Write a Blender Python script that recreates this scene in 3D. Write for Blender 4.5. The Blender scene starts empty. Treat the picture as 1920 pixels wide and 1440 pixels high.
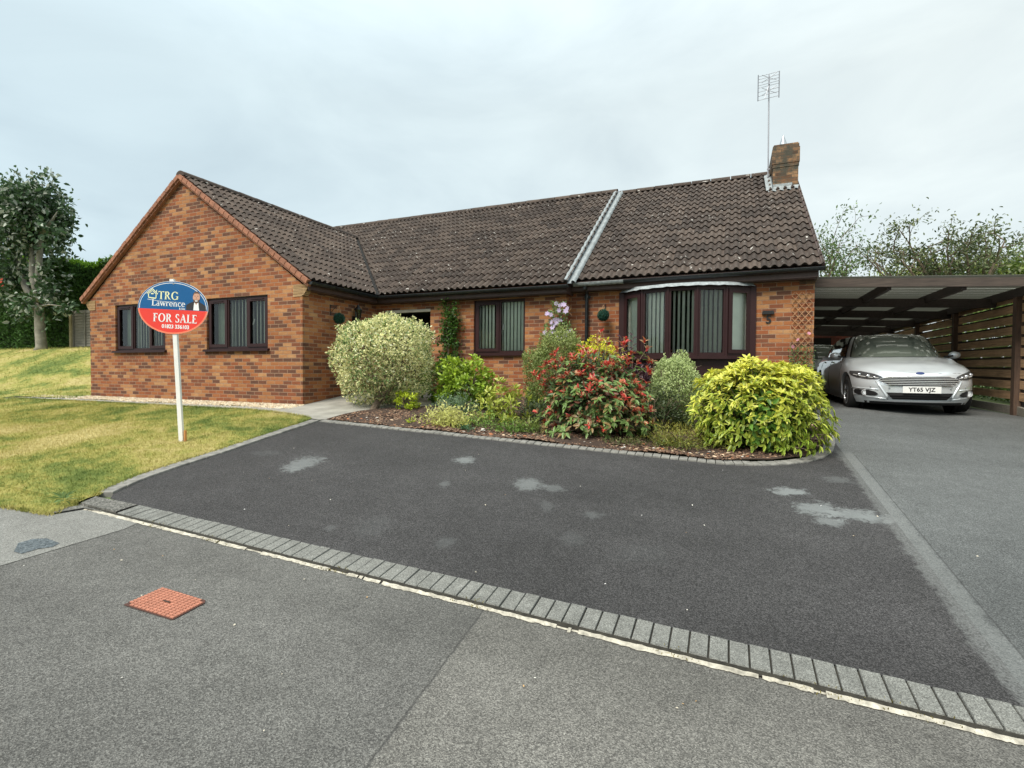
import bpy, bmesh, math, random
import numpy as np
from mathutils import Vector, Matrix, noise as mnoise
PI=math.pi; R=math.radians
random.seed(7); rng=np.random.default_rng(7)
sc=bpy.context.scene; C=bpy.context.collection

# ------------------------------------------------------------------ camera
F=955.18; PITCH=-.0241; ROLL=.0068; YAW=.3996; CAM=Vector((7.5913,-7.5286,.7365))
def ray(u,v):
    x=(u-960)/F; y=(720-v)/F
    c,s=math.cos(ROLL),math.sin(ROLL); x,y=c*x-s*y,s*x+c*y
    c,s=math.cos(PITCH),math.sin(PITCH); f,z=c-s*y,s+c*y
    c,s=math.cos(YAW),math.sin(YAW)
    return Vector((c*x-s*f,s*x+c*f,z))
def gy(u,v,Y): d=ray(u,v); return CAM+d*((Y-CAM.y)/d.y)     # point seen at (u,v) that lies in the plane y = Y
def gx(u,v,X): d=ray(u,v); return CAM+d*((X-CAM.x)/d.x)
fw=ray(960,720).normalized(); rt=(ray(1960,720)-ray(960,720)).normalized(); upv=rt.cross(fw)
cd=bpy.data.cameras.new('camera'); cam=bpy.data.objects.new('camera',cd); C.objects.link(cam)
cam.matrix_world=Matrix(((rt.x,upv.x,-fw.x,CAM.x),(rt.y,upv.y,-fw.y,CAM.y),(rt.z,upv.z,-fw.z,CAM.z),(0,0,0,1)))
cd.sensor_width=36; cd.lens=F/1920*36; cd.clip_start=.05; cd.clip_end=3000; sc.camera=cam

# ------------------------------------------------------------------ light: bright overcast
SUN_EL=R(52); SUN_AZ=R(200)      # azimuth clockwise from +Y : behind the camera, a little to the left
sc.view_settings.view_transform='Standard'; sc.view_settings.look='None'
sc.view_settings.exposure=.88; sc.view_settings.gamma=1
w=bpy.data.worlds.new('World'); sc.world=w; w.use_nodes=True
nt=w.node_tree; nt.nodes.clear()
def N(nt,t,**k):
    n=nt.nodes.new(t)
    for a,b in k.items():
        if a=='inp':
            for i,v in b.items(): n.inputs[i].default_value=v
        else: setattr(n,a,b)
    return n
L=lambda nt,a,b: nt.links.new(a,b)
sky=N(nt,'ShaderNodeTexSky',sky_type='NISHITA',sun_disc=False,sun_elevation=SUN_EL,sun_rotation=SUN_AZ)
bg=N(nt,'ShaderNodeBackground',inp={1:.10}); bc=N(nt,'ShaderNodeBackground',inp={1:1.0})
tc=N(nt,'ShaderNodeTexCoord'); mp=N(nt,'ShaderNodeMapping',inp={3:(1,1,2.6)})
n1=N(nt,'ShaderNodeTexNoise',inp={'Scale':2.4,'Detail':8,'Roughness':.55,'Distortion':.45})
r1=N(nt,'ShaderNodeValToRGB'); r1.color_ramp.elements[0].position=.30; r1.color_ramp.elements[1].position=.68
r1.color_ramp.elements[0].color=(.392,.450,.462,1); r1.color_ramp.elements[1].color=(.500,.562,.560,1)
L(nt,tc.outputs['Generated'],mp.inputs[0]); L(nt,mp.outputs[0],n1.inputs['Vector']); L(nt,n1.outputs['Fac'],r1.inputs[0])

# overcast sky: brighter overhead than towards the horizon
sz=N(nt,'ShaderNodeSeparateXYZ'); L(nt,tc.outputs['Generated'],sz.inputs[0]); mr=N(nt,'ShaderNodeMapRange',inp={1:.45,2:1.0,3:1.0,4:2.0}); L(nt,sz.outputs[2],mr.inputs[0]); L(nt,mr.outputs[0],bc.inputs[1])
# thicker and bluer cloud towards the left of the view (-X)
mr2=N(nt,'ShaderNodeMapRange',inp={1:-.95,2:.25,3:0.0,4:1.0}); L(nt,sz.outputs[0],mr2.inputs[0]); tin=ramp_=N(nt,'ShaderNodeMix',data_type='RGBA'); tin.inputs[6].default_value=(.82,.885,.94,1); tin.inputs[7].default_value=(1.03,1.0,.985,1); L(nt,mr2.outputs[0],tin.inputs[0])
mul=N(nt,'ShaderNodeMix',data_type='RGBA',blend_type='MULTIPLY'); mul.inputs[0].default_value=1; L(nt,r1.outputs[0],mul.inputs[6]); L(nt,tin.outputs[2],mul.inputs[7]); L(nt,mul.outputs[2],bc.inputs[0]); L(nt,sky.outputs[0],bg.inputs[0])
mx=N(nt,'ShaderNodeMixShader',inp={0:.92}); wo=N(nt,'ShaderNodeOutputWorld')
L(nt,bg.outputs[0],mx.inputs[1]); L(nt,bc.outputs[0],mx.inputs[2]); L(nt,mx.outputs[0],wo.inputs[0])
sd=bpy.data.lights.new('sun','SUN'); sd.energy=2.4; sd.angle=R(26); sd.color=(1,.93,.82)
so=bpy.data.objects.new('sun',sd); C.objects.link(so)
sdir=Vector((math.sin(SUN_AZ)*math.cos(SUN_EL),math.cos(SUN_AZ)*math.cos(SUN_EL),math.sin(SUN_EL)))
so.rotation_euler=sdir.to_track_quat('Z','Y').to_euler()

# ------------------------------------------------------------------ helpers
class MB:
    """collects polygons (with optional uv and material index), builds ONE mesh object"""
    def __init__(s): s.v=[]; s.f=[]; s.uv=[]; s.m=[]
    def poly(s,pts,uv=None,m=0):
        b=len(s.v); s.v+= [tuple(p) for p in pts]; s.f.append(tuple(range(b,b+len(pts)))); s.uv.append(uv); s.m.append(m)
    def box(s,x0,x1,y0,y1,z0,z1,M=None,m=0,skip=''):
        P=[Vector((x,y,z)) for z in (z0,z1) for y in (y0,y1) for x in (x0,x1)]
        if M is not None: P=[M@p for p in P]
        fs={'b':(0,2,3,1),'t':(4,5,7,6),'f':(0,1,5,4),'k':(2,6,7,3),'l':(0,4,6,2),'r':(1,3,7,5)}
        uvs={'b':((x0,y0),(x0,y1),(x1,y1),(x1,y0)),'t':((x0,y0),(x1,y0),(x1,y1),(x0,y1)),'f':((x0,z0),(x1,z0),(x1,z1),(x0,z1)),
             'k':((x0,z0),(x0,z1),(x1,z1),(x1,z0)),'l':((y0,z0),(y0,z1),(y1,z1),(y1,z0)),'r':((y0,z0),(y1,z0),(y1,z1),(y0,z1))}
        for k,q in fs.items():
            if k not in skip: s.poly([P[i] for i in q],uvs[k],m)
    def bar(s,a,b,w,h=None,up=(0,0,1),m=0):
        a=Vector(a);b=Vector(b);h=h or w; d=(b-a);l=d.length;d.normalize(); u=Vector(up)
        if abs(d.dot(u))>.98: u=Vector((0,1,0))
        x=d.cross(u).normalized(); z=x.cross(d)
        M=Matrix(((x.x,d.x,z.x,a.x),(x.y,d.y,z.y,a.y),(x.z,d.z,z.z,a.z),(0,0,0,1)))
        s.box(-w/2,w/2,0,l,-h/2,h/2,M,m)
    def tube(s,pts,r,n=8,m=0,caps=True):
        pts=[Vector(p) for p in pts]; rr=r if isinstance(r,(list,tuple)) else [r]*len(pts); rings=[]
        x=None
        for i,p in enumerate(pts):
            d=(pts[min(i+1,len(pts)-1)]-pts[max(i-1,0)]).normalized()
            if x is None: x=d.orthogonal().normalized()
            else:
                x=(x-d*x.dot(d)); x=x.normalized() if x.length>1e-6 else d.orthogonal().normalized()
            y=d.cross(x); b=len(s.v)
            for k in range(n):
                a=2*PI*k/n; s.v.append(tuple(p+(x*math.cos(a)+y*math.sin(a))*rr[i]))
            rings.append(b)
        for i in range(len(rings)-1):
            for k in range(n):
                a,b=rings[i]+k,rings[i]+(k+1)%n; c,d2=rings[i+1]+(k+1)%n,rings[i+1]+k
                s.f.append((a,b,c,d2)); s.uv.append(None); s.m.append(m)
        if caps:
            s.f.append(tuple(reversed(range(rings[0],rings[0]+n)))); s.uv.append(None); s.m.append(m)
            s.f.append(tuple(range(rings[-1],rings[-1]+n))); s.uv.append(None); s.m.append(m)
    def lathe(s,prof,c=(0,0,0),n=24,M=None,m=0):
        c=Vector(c); base=[]
        for (r,z) in prof:
            b=len(s.v)
            for k in range(n):
                p=Vector((r*math.cos(2*PI*k/n),r*math.sin(2*PI*k/n),z))
                if M is not None: p=M@p
                s.v.append(tuple(c+p))
            base.append(b)
        for i in range(len(base)-1):
            for k in range(n):
                s.f.append((base[i]+k,base[i]+(k+1)%n,base[i+1]+(k+1)%n,base[i+1]+k)); s.uv.append(None); s.m.append(m)
    def ball(s,c,r,n=10,m=0,sc_=(1,1,1)):
        pr=[(r*math.sin(PI*i/n)+1e-4,-r*math.cos(PI*i/n)) for i in range(n+1)]
        s.lathe([(a*1,b*sc_[2]) for a,b in pr],c,n+4,Matrix.Diagonal((sc_[0],sc_[1],1)),m)
    def build(s,name,mat,parent=None,smooth=False,auto=None):
        me=bpy.data.meshes.new(name); me.from_pydata(s.v,[],s.f)
        mats=mat if isinstance(mat,(list,tuple)) else [mat]
        for q in mats: me.materials.append(q)
        if any(u is not None for u in s.uv):
            ul=me.uv_layers.new(name='UVMap'); k=0; dat=np.zeros(len(me.loops)*2,dtype=np.float32)
            for f,u in zip(s.f,s.uv):
                if u is not None:
                    for j in range(len(f)): dat[2*(k+j)]=u[j][0]; dat[2*(k+j)+1]=u[j][1]
                k+=len(f)
            ul.data.foreach_set('uv',dat)
        me.polygons.foreach_set('material_index',np.array(s.m,dtype=np.int32))
        if smooth: me.polygons.foreach_set('use_smooth',np.ones(len(s.f),dtype=bool))
        me.update()
        if auto is not None:
            me.polygons.foreach_set('use_smooth',np.ones(len(s.f),dtype=bool))
            bm=bmesh.new(); bm.from_mesh(me); bmesh.ops.remove_doubles(bm,verts=bm.verts,dist=1e-5)
            for e in bm.edges:
                if len(e.link_faces)==2 and e.calc_face_angle(0)>R(auto): e.smooth=False
            bm.to_mesh(me); bm.free()
        return link(name,me,parent)
def link(name,me,parent=None):
    o=bpy.data.objects.new(name,me); C.objects.link(o)
    if parent is not None: o.parent=parent
    return o
def tag(o,label=None,cat=None,group=None,kind=None):
    if label: o['label']=label
    if cat: o['category']=cat
    if group: o['group']=group
    if kind: o['kind']=kind
    return o
def thing(name,label,cat,loc=(0,0,0),group=None):
    o=bpy.data.objects.new(name,None); C.objects.link(o); o.location=loc; o.empty_display_size=.1
    return tag(o,label,cat,group)
def put(o,root):      # parent a world-space mesh to a root standing at its base
    o.parent=root; o.data.transform(Matrix.Translation(-Vector(root.location))); return o
def copy_tree(o,parent=None):
    c=o.copy(); C.objects.link(c); c.parent=parent
    for ch in [x for x in list(C.objects) if x.parent==o]: copy_tree(ch,c)
    return c

# ---- materials
MATS={}
def newmat(name):
    m=bpy.data.materials.new(name); m.use_nodes=True; nt=m.node_tree; nt.nodes.clear()
    o=N(nt,'ShaderNodeOutputMaterial'); p=N(nt,'ShaderNodeBsdfPrincipled'); L(nt,p.outputs[0],o.inputs[0]); MATS[name]=m
    return m,nt,p
def ramp(nt,stops,interp='LINEAR'):
    r=N(nt,'ShaderNodeValToRGB'); cr=r.color_ramp; cr.interpolation=interp
    while len(cr.elements)<len(stops): cr.elements.new(.5)
    for e,(p,c) in zip(cr.elements,stops): e.position=p; e.color=(c[0],c[1],c[2],1) if not isinstance(c,(int,float)) else (c,c,c,1)
    return r
def mixc(nt,a,b,fac,blend='MIX'):
    m=N(nt,'ShaderNodeMix',data_type='RGBA',blend_type=blend)
    for s,v in ((6,a),(7,b)):
        if isinstance(v,(tuple,list)): m.inputs[s].default_value=(v[0],v[1],v[2],1)
        else: L(nt,v,m.inputs[s])
    if isinstance(fac,(int,float)): m.inputs[0].default_value=fac
    else: L(nt,fac,m.inputs[0])
    return m.outputs[2]
def mth(nt,op,a,b=None,c=None,clamp=False):
    m=N(nt,'ShaderNodeMath',operation=op,use_clamp=clamp)
    for i,v in enumerate((a,b,c)):
        if v is None: continue
        if isinstance(v,(int,float)): m.inputs[i].default_value=v
        else: L(nt,v,m.inputs[i])
    return m.outputs[0]
def noise(nt,vec,scale,detail=4,rough=.5,dist=0):
    n=N(nt,'ShaderNodeTexNoise',inp={'Scale':scale,'Detail':detail,'Roughness':rough,'Distortion':dist}); L(nt,vec,n.inputs['Vector']); return n
def bump(nt,p,h,strength=.4,dist=.01):
    b=N(nt,'ShaderNodeBump',inp={0:strength,1:dist}); L(nt,h,b.inputs['Height']); L(nt,b.outputs[0],p.inputs['Normal'])
def plain(name,col,rough=.6,metal=0,var=.12,scale=6,bmp=0,spec=.5,coat=0,grime=0):
    m,nt,p=newmat(name); tc=N(nt,'ShaderNodeTexCoord')
    n=noise(nt,tc.outputs['Object'],scale,5,.6); r=ramp(nt,[(.3,[c*(1-var) for c in col]),(.7,[min(1,c*(1+var)) for c in col])])
    L(nt,n.outputs[0],r.inputs[0]); out=r.outputs[0]
    if grime:
        n2=noise(nt,tc.outputs['Object'],scale*4,6,.7); r2=ramp(nt,[(.5,0.),(.75,1.)]); L(nt,n2.outputs[0],r2.inputs[0])
        out=mixc(nt,out,(.12,.12,.09),mth(nt,'MULTIPLY',r2.outputs[0],grime))
    L(nt,out,p.inputs['Base Color'])
    p.inputs['Roughness'].default_value=rough; p.inputs['Metallic'].default_value=metal; p.inputs['Specular IOR Level'].default_value=spec
    p.inputs['Coat Weight'].default_value=coat
    if bmp: 
        n3=noise(nt,tc.outputs['Object'],scale*8,4,.6); bump(nt,p,n3.outputs[0],bmp,.01)
    return m
def brick(name,tones,mortar,bw=.225,bh=.075,ms=.0055,dirt=0):
    m,nt,p=newmat(name); uv=N(nt,'ShaderNodeUVMap'); V=uv.outputs[0]
    b=N(nt,'ShaderNodeTexBrick',offset=.5,offset_frequency=2,inp={'Color1':(0,0,0,1),'Color2':(1,1,1,1),'Mortar':(.5,.5,.5,1),'Scale':1,'Mortar Size':ms,'Mortar Smooth':.25,'Bias':0,'Brick Width':bw,'Row Height':bh})
    L(nt,V,b.inputs['Vector'])
    mp=N(nt,'ShaderNodeMapping',inp={3:(7,24,1)}); L(nt,V,mp.inputs[0])
    n=noise(nt,mp.outputs[0],1.0,3,.6)
    big=noise(nt,V,.9,3,.6)
    # per brick random value pushed around by streaks within the brick
    v=mth(nt,'ADD',b.outputs['Color'],mth(nt,'MULTIPLY',mth(nt,'SUBTRACT',n.outputs[0],.5),0.50))
    v=mth(nt,'ADD',v,mth(nt,'MULTIPLY',mth(nt,'SUBTRACT',big.outputs[0],.5),.25))
    r=ramp(nt,tones); L(nt,v,r.inputs[0])
    fine=noise(nt,V,90,4,.7); col=mixc(nt,r.outputs[0],(.5,.5,.5),.35,'OVERLAY')
    fr=ramp(nt,[(.3,.78),(.7,1.18)]); L(nt,fine.outputs[0],fr.inputs[0]); col=mixc(nt,r.outputs[0],fr.outputs[0],.8,'MULTIPLY')
    mn=noise(nt,V,30,3,.6); mr=ramp(nt,[(.3,[c*.75 for c in mortar]),(.7,[c*1.25 for c in mortar])]); L(nt,mn.outputs[0],mr.inputs[0])
    col=mixc(nt,col,mr.outputs[0],b.outputs['Fac'])
    wz=noise(nt,V,1.1,6,.6,.3); wr_=ramp(nt,[(.3,.84),(.7,1.10)]); L(nt,wz.outputs[0],wr_.inputs[0]); col=mixc(nt,col,wr_.outputs[0],1,'MULTIPLY')
    if dirt:
        dn=noise(nt,V,3.5,6,.65); dr=ramp(nt,[(.40,0.),(.62,1.)]); L(nt,dn.outputs[0],dr.inputs[0])
        col=mixc(nt,col,(.07,.065,.05),mth(nt,'MULTIPLY',dr.outputs[0],dirt))
    L(nt,col,p.inputs['Base Color']); p.inputs['Roughness'].default_value=.85; p.inputs['Specular IOR Level'].default_value=.25
    h=mth(nt,'SUBTRACT',mth(nt,'MULTIPLY',fine.outputs[0],.25),b.outputs['Fac']); bump(nt,p,h,.6,.006)
    return m
BR_T=[(.0,(.115,.055,.036)),(.17,(.155,.064,.038)),(.30,(.212,.074,.036)),(.47,(.275,.088,.037)),(.62,(.32,.115,.044)),(.78,(.36,.155,.062)),(.92,(.40,.195,.085)),(1,(.44,.24,.112))]
brick('brick',BR_T,(.30,.195,.13),ms=.0068)
brick('corbel_brick',[(0,(.42,.27,.13)),(1,(.58,.40,.22))],(.20,.12,.07),.6,.028,.004)
brick('chimney_brick',[(0,(.085,.045,.028)),(.4,(.22,.115,.06)),(1,(.36,.21,.11))],(.12,.10,.075),dirt=1.3)
brick('garage_brick',[(0,(.16,.05,.035)),(1,(.30,.09,.06))],(.2,.12,.1))
plain('upvc',(.030,.011,.012),.45,var=.1,spec=.3); plain('upvc_dark',(.012,.010,.011),.4)
plain('fascia',(.060,.032,.027),.5,var=.2,scale=9,grime=.3); plain('gutter',(.012,.016,.020),.35,grime=.35)
plain('lead',(.27,.30,.31),.6,var=.35,scale=18,bmp=.3); plain('verge',(.30,.125,.070),.75,var=.35,scale=7,bmp=.4,grime=.5)
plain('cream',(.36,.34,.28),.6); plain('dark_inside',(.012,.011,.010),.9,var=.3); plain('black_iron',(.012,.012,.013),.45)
plain('white_paint',(.78,.78,.76),.45,var=.05,scale=12,grime=.08); plain('metal',(.40,.42,.44),.4,.9,var=.2,scale=20)
plain('aerial_metal',(.30,.31,.34),.5,.6); plain('terracotta',(.22,.19,.17),.7,bmp=.3)
def glassmat(name,tint=(.97,1,.98),refl=1.0,rough=.01):
    m=bpy.data.materials.new(name); m.use_nodes=True; nt=m.node_tree; nt.nodes.clear(); MATS[name]=m
    o=N(nt,'ShaderNodeOutputMaterial'); t=N(nt,'ShaderNodeBsdfTransparent',inp={0:(*tint,1)}); g=N(nt,'ShaderNodeBsdfGlossy',inp={'Roughness':rough,'Color':(1,1,1,1)})
    f=N(nt,'ShaderNodeFresnel',inp={0:1.5}); mx=N(nt,'ShaderNodeMixShader')
    L(nt,mth(nt,'MULTIPLY',f.outputs[0],refl,clamp=True),mx.inputs[0]); L(nt,t.outputs[0],mx.inputs[1]); L(nt,g.outputs[0],mx.inputs[2]); L(nt,mx.outputs[0],o.inputs[0])
glassmat('glass'); glassmat('car_glass',(.30,.38,.35),1.6)
plain('blind',(.87,.92,.83),.8,var=.06); plain('curtain',(.46,.54,.44),.9,var=.2,scale=5)
# ------------------------------------------------------------------ terrain
def sstep(a,b,x):
    t=min(1,max(0,(x-a)/(b-a))); return t*t*(3-2*t)
KY=-4.6                                              # front of the kerb
def H(X,Y):
    xs=X if X>0 else X*.02
    xs=min(xs,30)
    base=-.22-.038*(xs-4)
    if Y<KY: z=base+.126*(KY+.95)+.018*(max(Y,-12)-KY)-.022
    elif Y<=3.3: z=base+.126*(Y+.95)
    else: z=base+.126*4.25+.02*(min(Y,14)-3.3)
    z+=1.02*sstep(0,1,(Y+.25)/4.2)*sstep(7.0,12.5,-X)*(1 if Y<3.3 else 1) -(.5*sstep(3.3,3.31,Y)*0)
    return z
def gpt(u,v):
    z=-.3
    for _ in range(80):
        d=ray(u,v); p=CAM+d*((z-CAM.z)/d.z); z+=.5*(H(p.x,p.y)-z)
    return (p.x,p.y)
def drape(name,poly,off,mat,step=.5,kind='structure',extra=None):
    bm=bmesh.new(); vs=[bm.verts.new((p[0],p[1],0)) for p in poly]; bm.faces.new(vs)
    xs=[p[0] for p in poly]; ys=[p[1] for p in poly]
    def cut(lo,hi,ax,st,more=()):
        n=max(1,int((hi-lo)/st)); vals=sorted(set([lo+(hi-lo)*i/n for i in range(1,n)]+[m for m in more if lo<m<hi]))
        for c in vals:
            co=(c,0,0) if ax==0 else (0,c,0); no=(1,0,0) if ax==0 else (0,1,0)
            bmesh.ops.bisect_plane(bm,geom=bm.verts[:]+bm.edges[:]+bm.faces[:],plane_co=co,plane_no=no)
    cut(min(xs),max(xs),0,step,(0,)); cut(min(ys),max(ys),1,step,(KY-.001,KY+.001,3.3))
    for v in bm.verts: v.co.z=H(v.co.x,v.co.y)+off+(extra(v.co.x,v.co.y) if extra else 0)
    bmesh.ops.recalc_face_normals(bm,faces=bm.faces)
    if sum(f.normal.z for f in bm.faces)<0: bmesh.ops.reverse_faces(bm,faces=bm.faces)
    me=bpy.data.meshes.new(name); bm.to_mesh(me); bm.free(); me.materials.append(MATS[mat])
    return tag(link(name,me),kind=kind)
def gmask(nt,V,x,y,rx,ry,ang,soft=.22,ns=11,na=1.7):
    mp=N(nt,'ShaderNodeMapping',vector_type='TEXTURE',inp={1:(x,y,0),2:(0,0,ang),3:(rx,ry,1000)}); L(nt,V,mp.inputs[0])
    ln=N(nt,'ShaderNodeVectorMath',operation='LENGTH'); L(nt,mp.outputs[0],ln.inputs[0])
    n=noise(nt,V,ns,9,.80,.5)
    d=mth(nt,'ADD',ln.outputs['Value'],mth(nt,'MULTIPLY',mth(nt,'SUBTRACT',n.outputs[0],.5),na*2))
    k=mth(nt,'SUBTRACT',1,mth(nt,'DIVIDE',mth(nt,'SUBTRACT',d,1-soft),soft),clamp=True)
    n2=noise(nt,V,120,3,.7); return mth(nt,'MULTIPLY',k,mth(nt,'MULTIPLY_ADD',n2.outputs[0],1.1,.40),clamp=True)
def asphalt(name,dark,light,patches=(),pcol=(.20,.215,.215),cell=95,seam=None,rough=.85,big=.25,bs=.5):
    m,nt,p=newmat(name); tc=N(nt,'ShaderNodeTexCoord'); V=tc.outputs['Object']
    vo=N(nt,'ShaderNodeTexVoronoi',inp={'Scale':cell}); L(nt,V,vo.inputs['Vector'])
    bw=N(nt,'ShaderNodeSeparateColor'); L(nt,vo.outputs['Color'],bw.inputs[0])
    n0=noise(nt,V,cell*.9,3,.8); val=mth(nt,'ADD',mth(nt,'MULTIPLY',bw.outputs[0],.55),mth(nt,'MULTIPLY',n0.outputs[0],.45))
    r=ramp(nt,[(.15,[c*.45 for c in dark]),(.42,dark),(.70,light),(.90,[c*1.8 for c in light]),(1,[c*3.4 for c in light])]); L(nt,val,r.inputs[0]); col=r.outputs[0]
    n1=noise(nt,V,bs,5,.62,.4); r1=ramp(nt,[(.25,1-big),(.75,1+big)]); L(nt,n1.outputs[0],r1.inputs[0]); col=mixc(nt,col,r1.outputs[0],1,'MULTIPLY')
    mt=N(nt,'ShaderNodeMapping',inp={3:(.22,1.5,1)}); L(nt,V,mt.inputs[0]); n5=noise(nt,mt.outputs[0],1.0,4,.55); r5=ramp(nt,[(.35,.90),(.65,1.09)]); L(nt,n5.outputs[0],r5.inputs[0]); col=mixc(nt,col,r5.outputs[0],1,'MULTIPLY')
    n2=noise(nt,V,7,5,.6); r2=ramp(nt,[(.3,.90),(.7,1.1)]); L(nt,n2.outputs[0],r2.inputs[0]); col=mixc(nt,col,r2.outputs[0],1,'MULTIPLY')
    for (x,y,rx,ry,a,k) in patches: col=mixc(nt,col,pcol,mth(nt,'MULTIPLY',gmask(nt,V,x,y,rx,ry,a,.5),k))
    if seam: col=seam(nt,V,col)
    L(nt,col,p.inputs['Base Color']); p.inputs['Roughness'].default_value=rough; p.inputs['Specular IOR Level'].default_value=.35
    bump(nt,p,mth(nt,'ADD',vo.outputs['Distance'],n0.outputs[0]),.55,.008)
def jseam(nt,V,col):
    # rough pale overlap where the newer tarmac of the drive meets the side drive
    sx=N(nt,'ShaderNodeSeparateXYZ'); L(nt,V,sx.inputs[0]); n=noise(nt,V,5,9,.75,.4); n3=noise(nt,V,1.3,2,.5); n2=noise(nt,V,70,4,.8)
    x=mth(nt,'ADD',sx.outputs[0],mth(nt,'MULTIPLY',mth(nt,'SUBTRACT',n.outputs[0],.5),.30)); x=mth(nt,'ADD',x,mth(nt,'MULTIPLY',mth(nt,'SUBTRACT',n3.outputs[0],.5),.10))
    d=mth(nt,'ABSOLUTE',mth(nt,'SUBTRACT',x,8.985)); k=mth(nt,'MULTIPLY',mth(nt,'SUBTRACT',.115,d),22,clamp=True)
    k=mth(nt,'MULTIPLY',k,mth(nt,'MULTIPLY_ADD',n2.outputs[0],3.2,-.95,clamp=True),clamp=True)
    y=mth(nt,'MULTIPLY',mth(nt,'SUBTRACT',.4,sx.outputs[1]),2.5,clamp=True); k=mth(nt,'MULTIPLY',k,y)
    col=mixc(nt,col,(.215,.225,.22),mth(nt,'MULTIPLY',k,.58))
    e=mth(nt,'SUBTRACT',sx.outputs[0],mth(nt,'MULTIPLY_ADD',n.outputs[0],.03,9.075)); ln=mth(nt,'SUBTRACT',1,mth(nt,'MULTIPLY',mth(nt,'ABSOLUTE',e),110),clamp=True)
    return mixc(nt,col,(.03,.03,.03),mth(nt,'MULTIPLY',mth(nt,'MULTIPLY',ln,y),.7))
def rseam(nt,V,col):
    # newer lighter tarmac to the right of a saw-cut joint running across the road
    sx=N(nt,'ShaderNodeSeparateXYZ'); L(nt,V,sx.inputs[0]); n=noise(nt,V,14,4,.6)
    d=mth(nt,'SUBTRACT',sx.outputs[0],mth(nt,'ADD',mth(nt,'MULTIPLY',sx.outputs[1],-.10),5.72))
    d=mth(nt,'ADD',d,mth(nt,'MULTIPLY',mth(nt,'SUBTRACT',n.outputs[0],.5),.03))
    k=mth(nt,'MULTIPLY_ADD',d,25,.5,clamp=True); col=mixc(nt,col,mixc(nt,col,(1.22,1.2,1.17),1,'MULTIPLY'),k)
    ln=mth(nt,'SUBTRACT',1,mth(nt,'MULTIPLY',mth(nt,'ABSOLUTE',d),95),clamp=True)
    return mixc(nt,col,(.03,.03,.03),mth(nt,'MULTIPLY',ln,.75))
def pxp(u,v,wu,wv,k):      # scuff seen at (u,v), wu x wv wide in the photograph -> ground ellipse
    c=gpt(u,v); a=gpt(u-wu/2,v); b=gpt(u+wu/2,v); n_=gpt(u,v-wv/2); f_=gpt(u,v+wv/2)
    return (c[0],c[1],math.dist(a,b)/2*1.12,math.dist(n_,f_)/2*1.12,math.atan2(b[1]-a[1],b[0]-a[0]),k)
asphalt('road_asphalt',(.083,.082,.077),(.154,.152,.142),cell=185,seam=rseam,big=.24)
asphalt('pavement_asphalt',(.17,.17,.158),(.25,.25,.235),cell=200,big=.14)
asphalt('drive_asphalt',(.027,.0262,.0268),(.073,.071,.072),
   patches=[pxp(*q) for q in ((568,870,62,26,.62),(600,862,22,8,.35),(546,880,26,10,.35),(871,863,40,13,.75),(990,908,60,24,.60),(1040,916,44,14,.35),(834,908,20,16,.28),(1478,922,66,15,.9),(1535,955,90,26,.8),(1600,965,110,22,.75),(1553,978,60,16,.65),(1640,972,70,18,.6),(1570,900,60,12,.25),(1110,966,44,14,.22),(1025,950,30,22,.14),(835,1018,44,22,.16),(618,992,22,10,.18),(500,850,60,10,.10),(1075,1010,50,30,.10),(700,985,70,40,.08),(1200,1040,120,40,.05))],cell=175,big=.30,seam=jseam)
asphalt('side_asphalt',(.076,.081,.081),(.138,.145,.144),cell=200,big=.30,bs=.35,seam=jseam)
asphalt('joint_asphalt',(.085,.09,.09),(.21,.22,.22),cell=140,big=.42,bs=4)
asphalt('repair_old',(.10,.10,.09),(.19,.185,.17),cell=80,big=.3,bs=4)
asphalt('repair_tar',(.06,.075,.085),(.12,.14,.15),cell=100)
plain('slab',(.30,.29,.26),.85,var=.28,scale=3,bmp=.3,grime=.45)
asphalt('block',(.165,.168,.155),(.25,.253,.235),cell=230,big=.20,bs=8); plain('block_worn',(.205,.20,.185),.9,var=.4,scale=12,bmp=.4,grime=.6)
plain('cement',(.46,.43,.36),.9,var=.45,scale=26,bmp=.6,grime=1.0); plain('joint_dirt_shade',(.030,.028,.022),.95,var=.5,scale=20,bmp=.6); plain('soil',(.055,.034,.024),.95,var=.4,scale=30,bmp=.8)
# lawn colour: shared by the turf sheet and the blades, dry straw patches where the soil is thin
def lawnmat(name,blade):
    m,nt,p=newmat(name); g=N(nt,'ShaderNodeNewGeometry'); V=g.outputs['Position']
    n1=noise(nt,V,.75,4,.6,.4); n2=noise(nt,V,5,4,.7); n3=noise(nt,V,45,3,.7)
    v=mth(nt,'ADD',n1.outputs[0],mth(nt,'MULTIPLY',mth(nt,'SUBTRACT',n2.outputs[0],.5),.55))
    v=mth(nt,'ADD',v,mth(nt,'MULTIPLY',mth(nt,'SUBTRACT',n3.outputs[0],.5),.35))
    # the dry band sits in the middle of the front lawn
    mk=gmask(nt,V,-1.0,-2.9,3.6,1.15,.05,.9,1.2,.35); mk2=gmask(nt,V,-9.5,1.2,3.2,.5,0,.9,1.2,.3)
    v=mth(nt,'ADD',v,mth(nt,'MULTIPLY',mth(nt,'MAXIMUM',mk,mk2),.22))
    k=1.0 if not blade else 1.15
    r=ramp(nt,[(.30,[.10*k,.145*k,.036*k]),(.43,[.19*k,.225*k,.060*k]),(.53,[.33*k,.31*k,.090*k]),(.68,[.42*k,.36*k,.145*k]),(.84,[.50*k,.43*k,.20*k])]); L(nt,v,r.inputs[0])
    L(nt,r.outputs[0],p.inputs['Base Color']); p.inputs['Roughness'].default_value=.9; p.inputs['Specular IOR Level'].default_value=.15
    if not blade: bump(nt,p,n3.outputs[0],.9,.03)
lawnmat('turf',False); lawnmat('blades',True)
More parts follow.
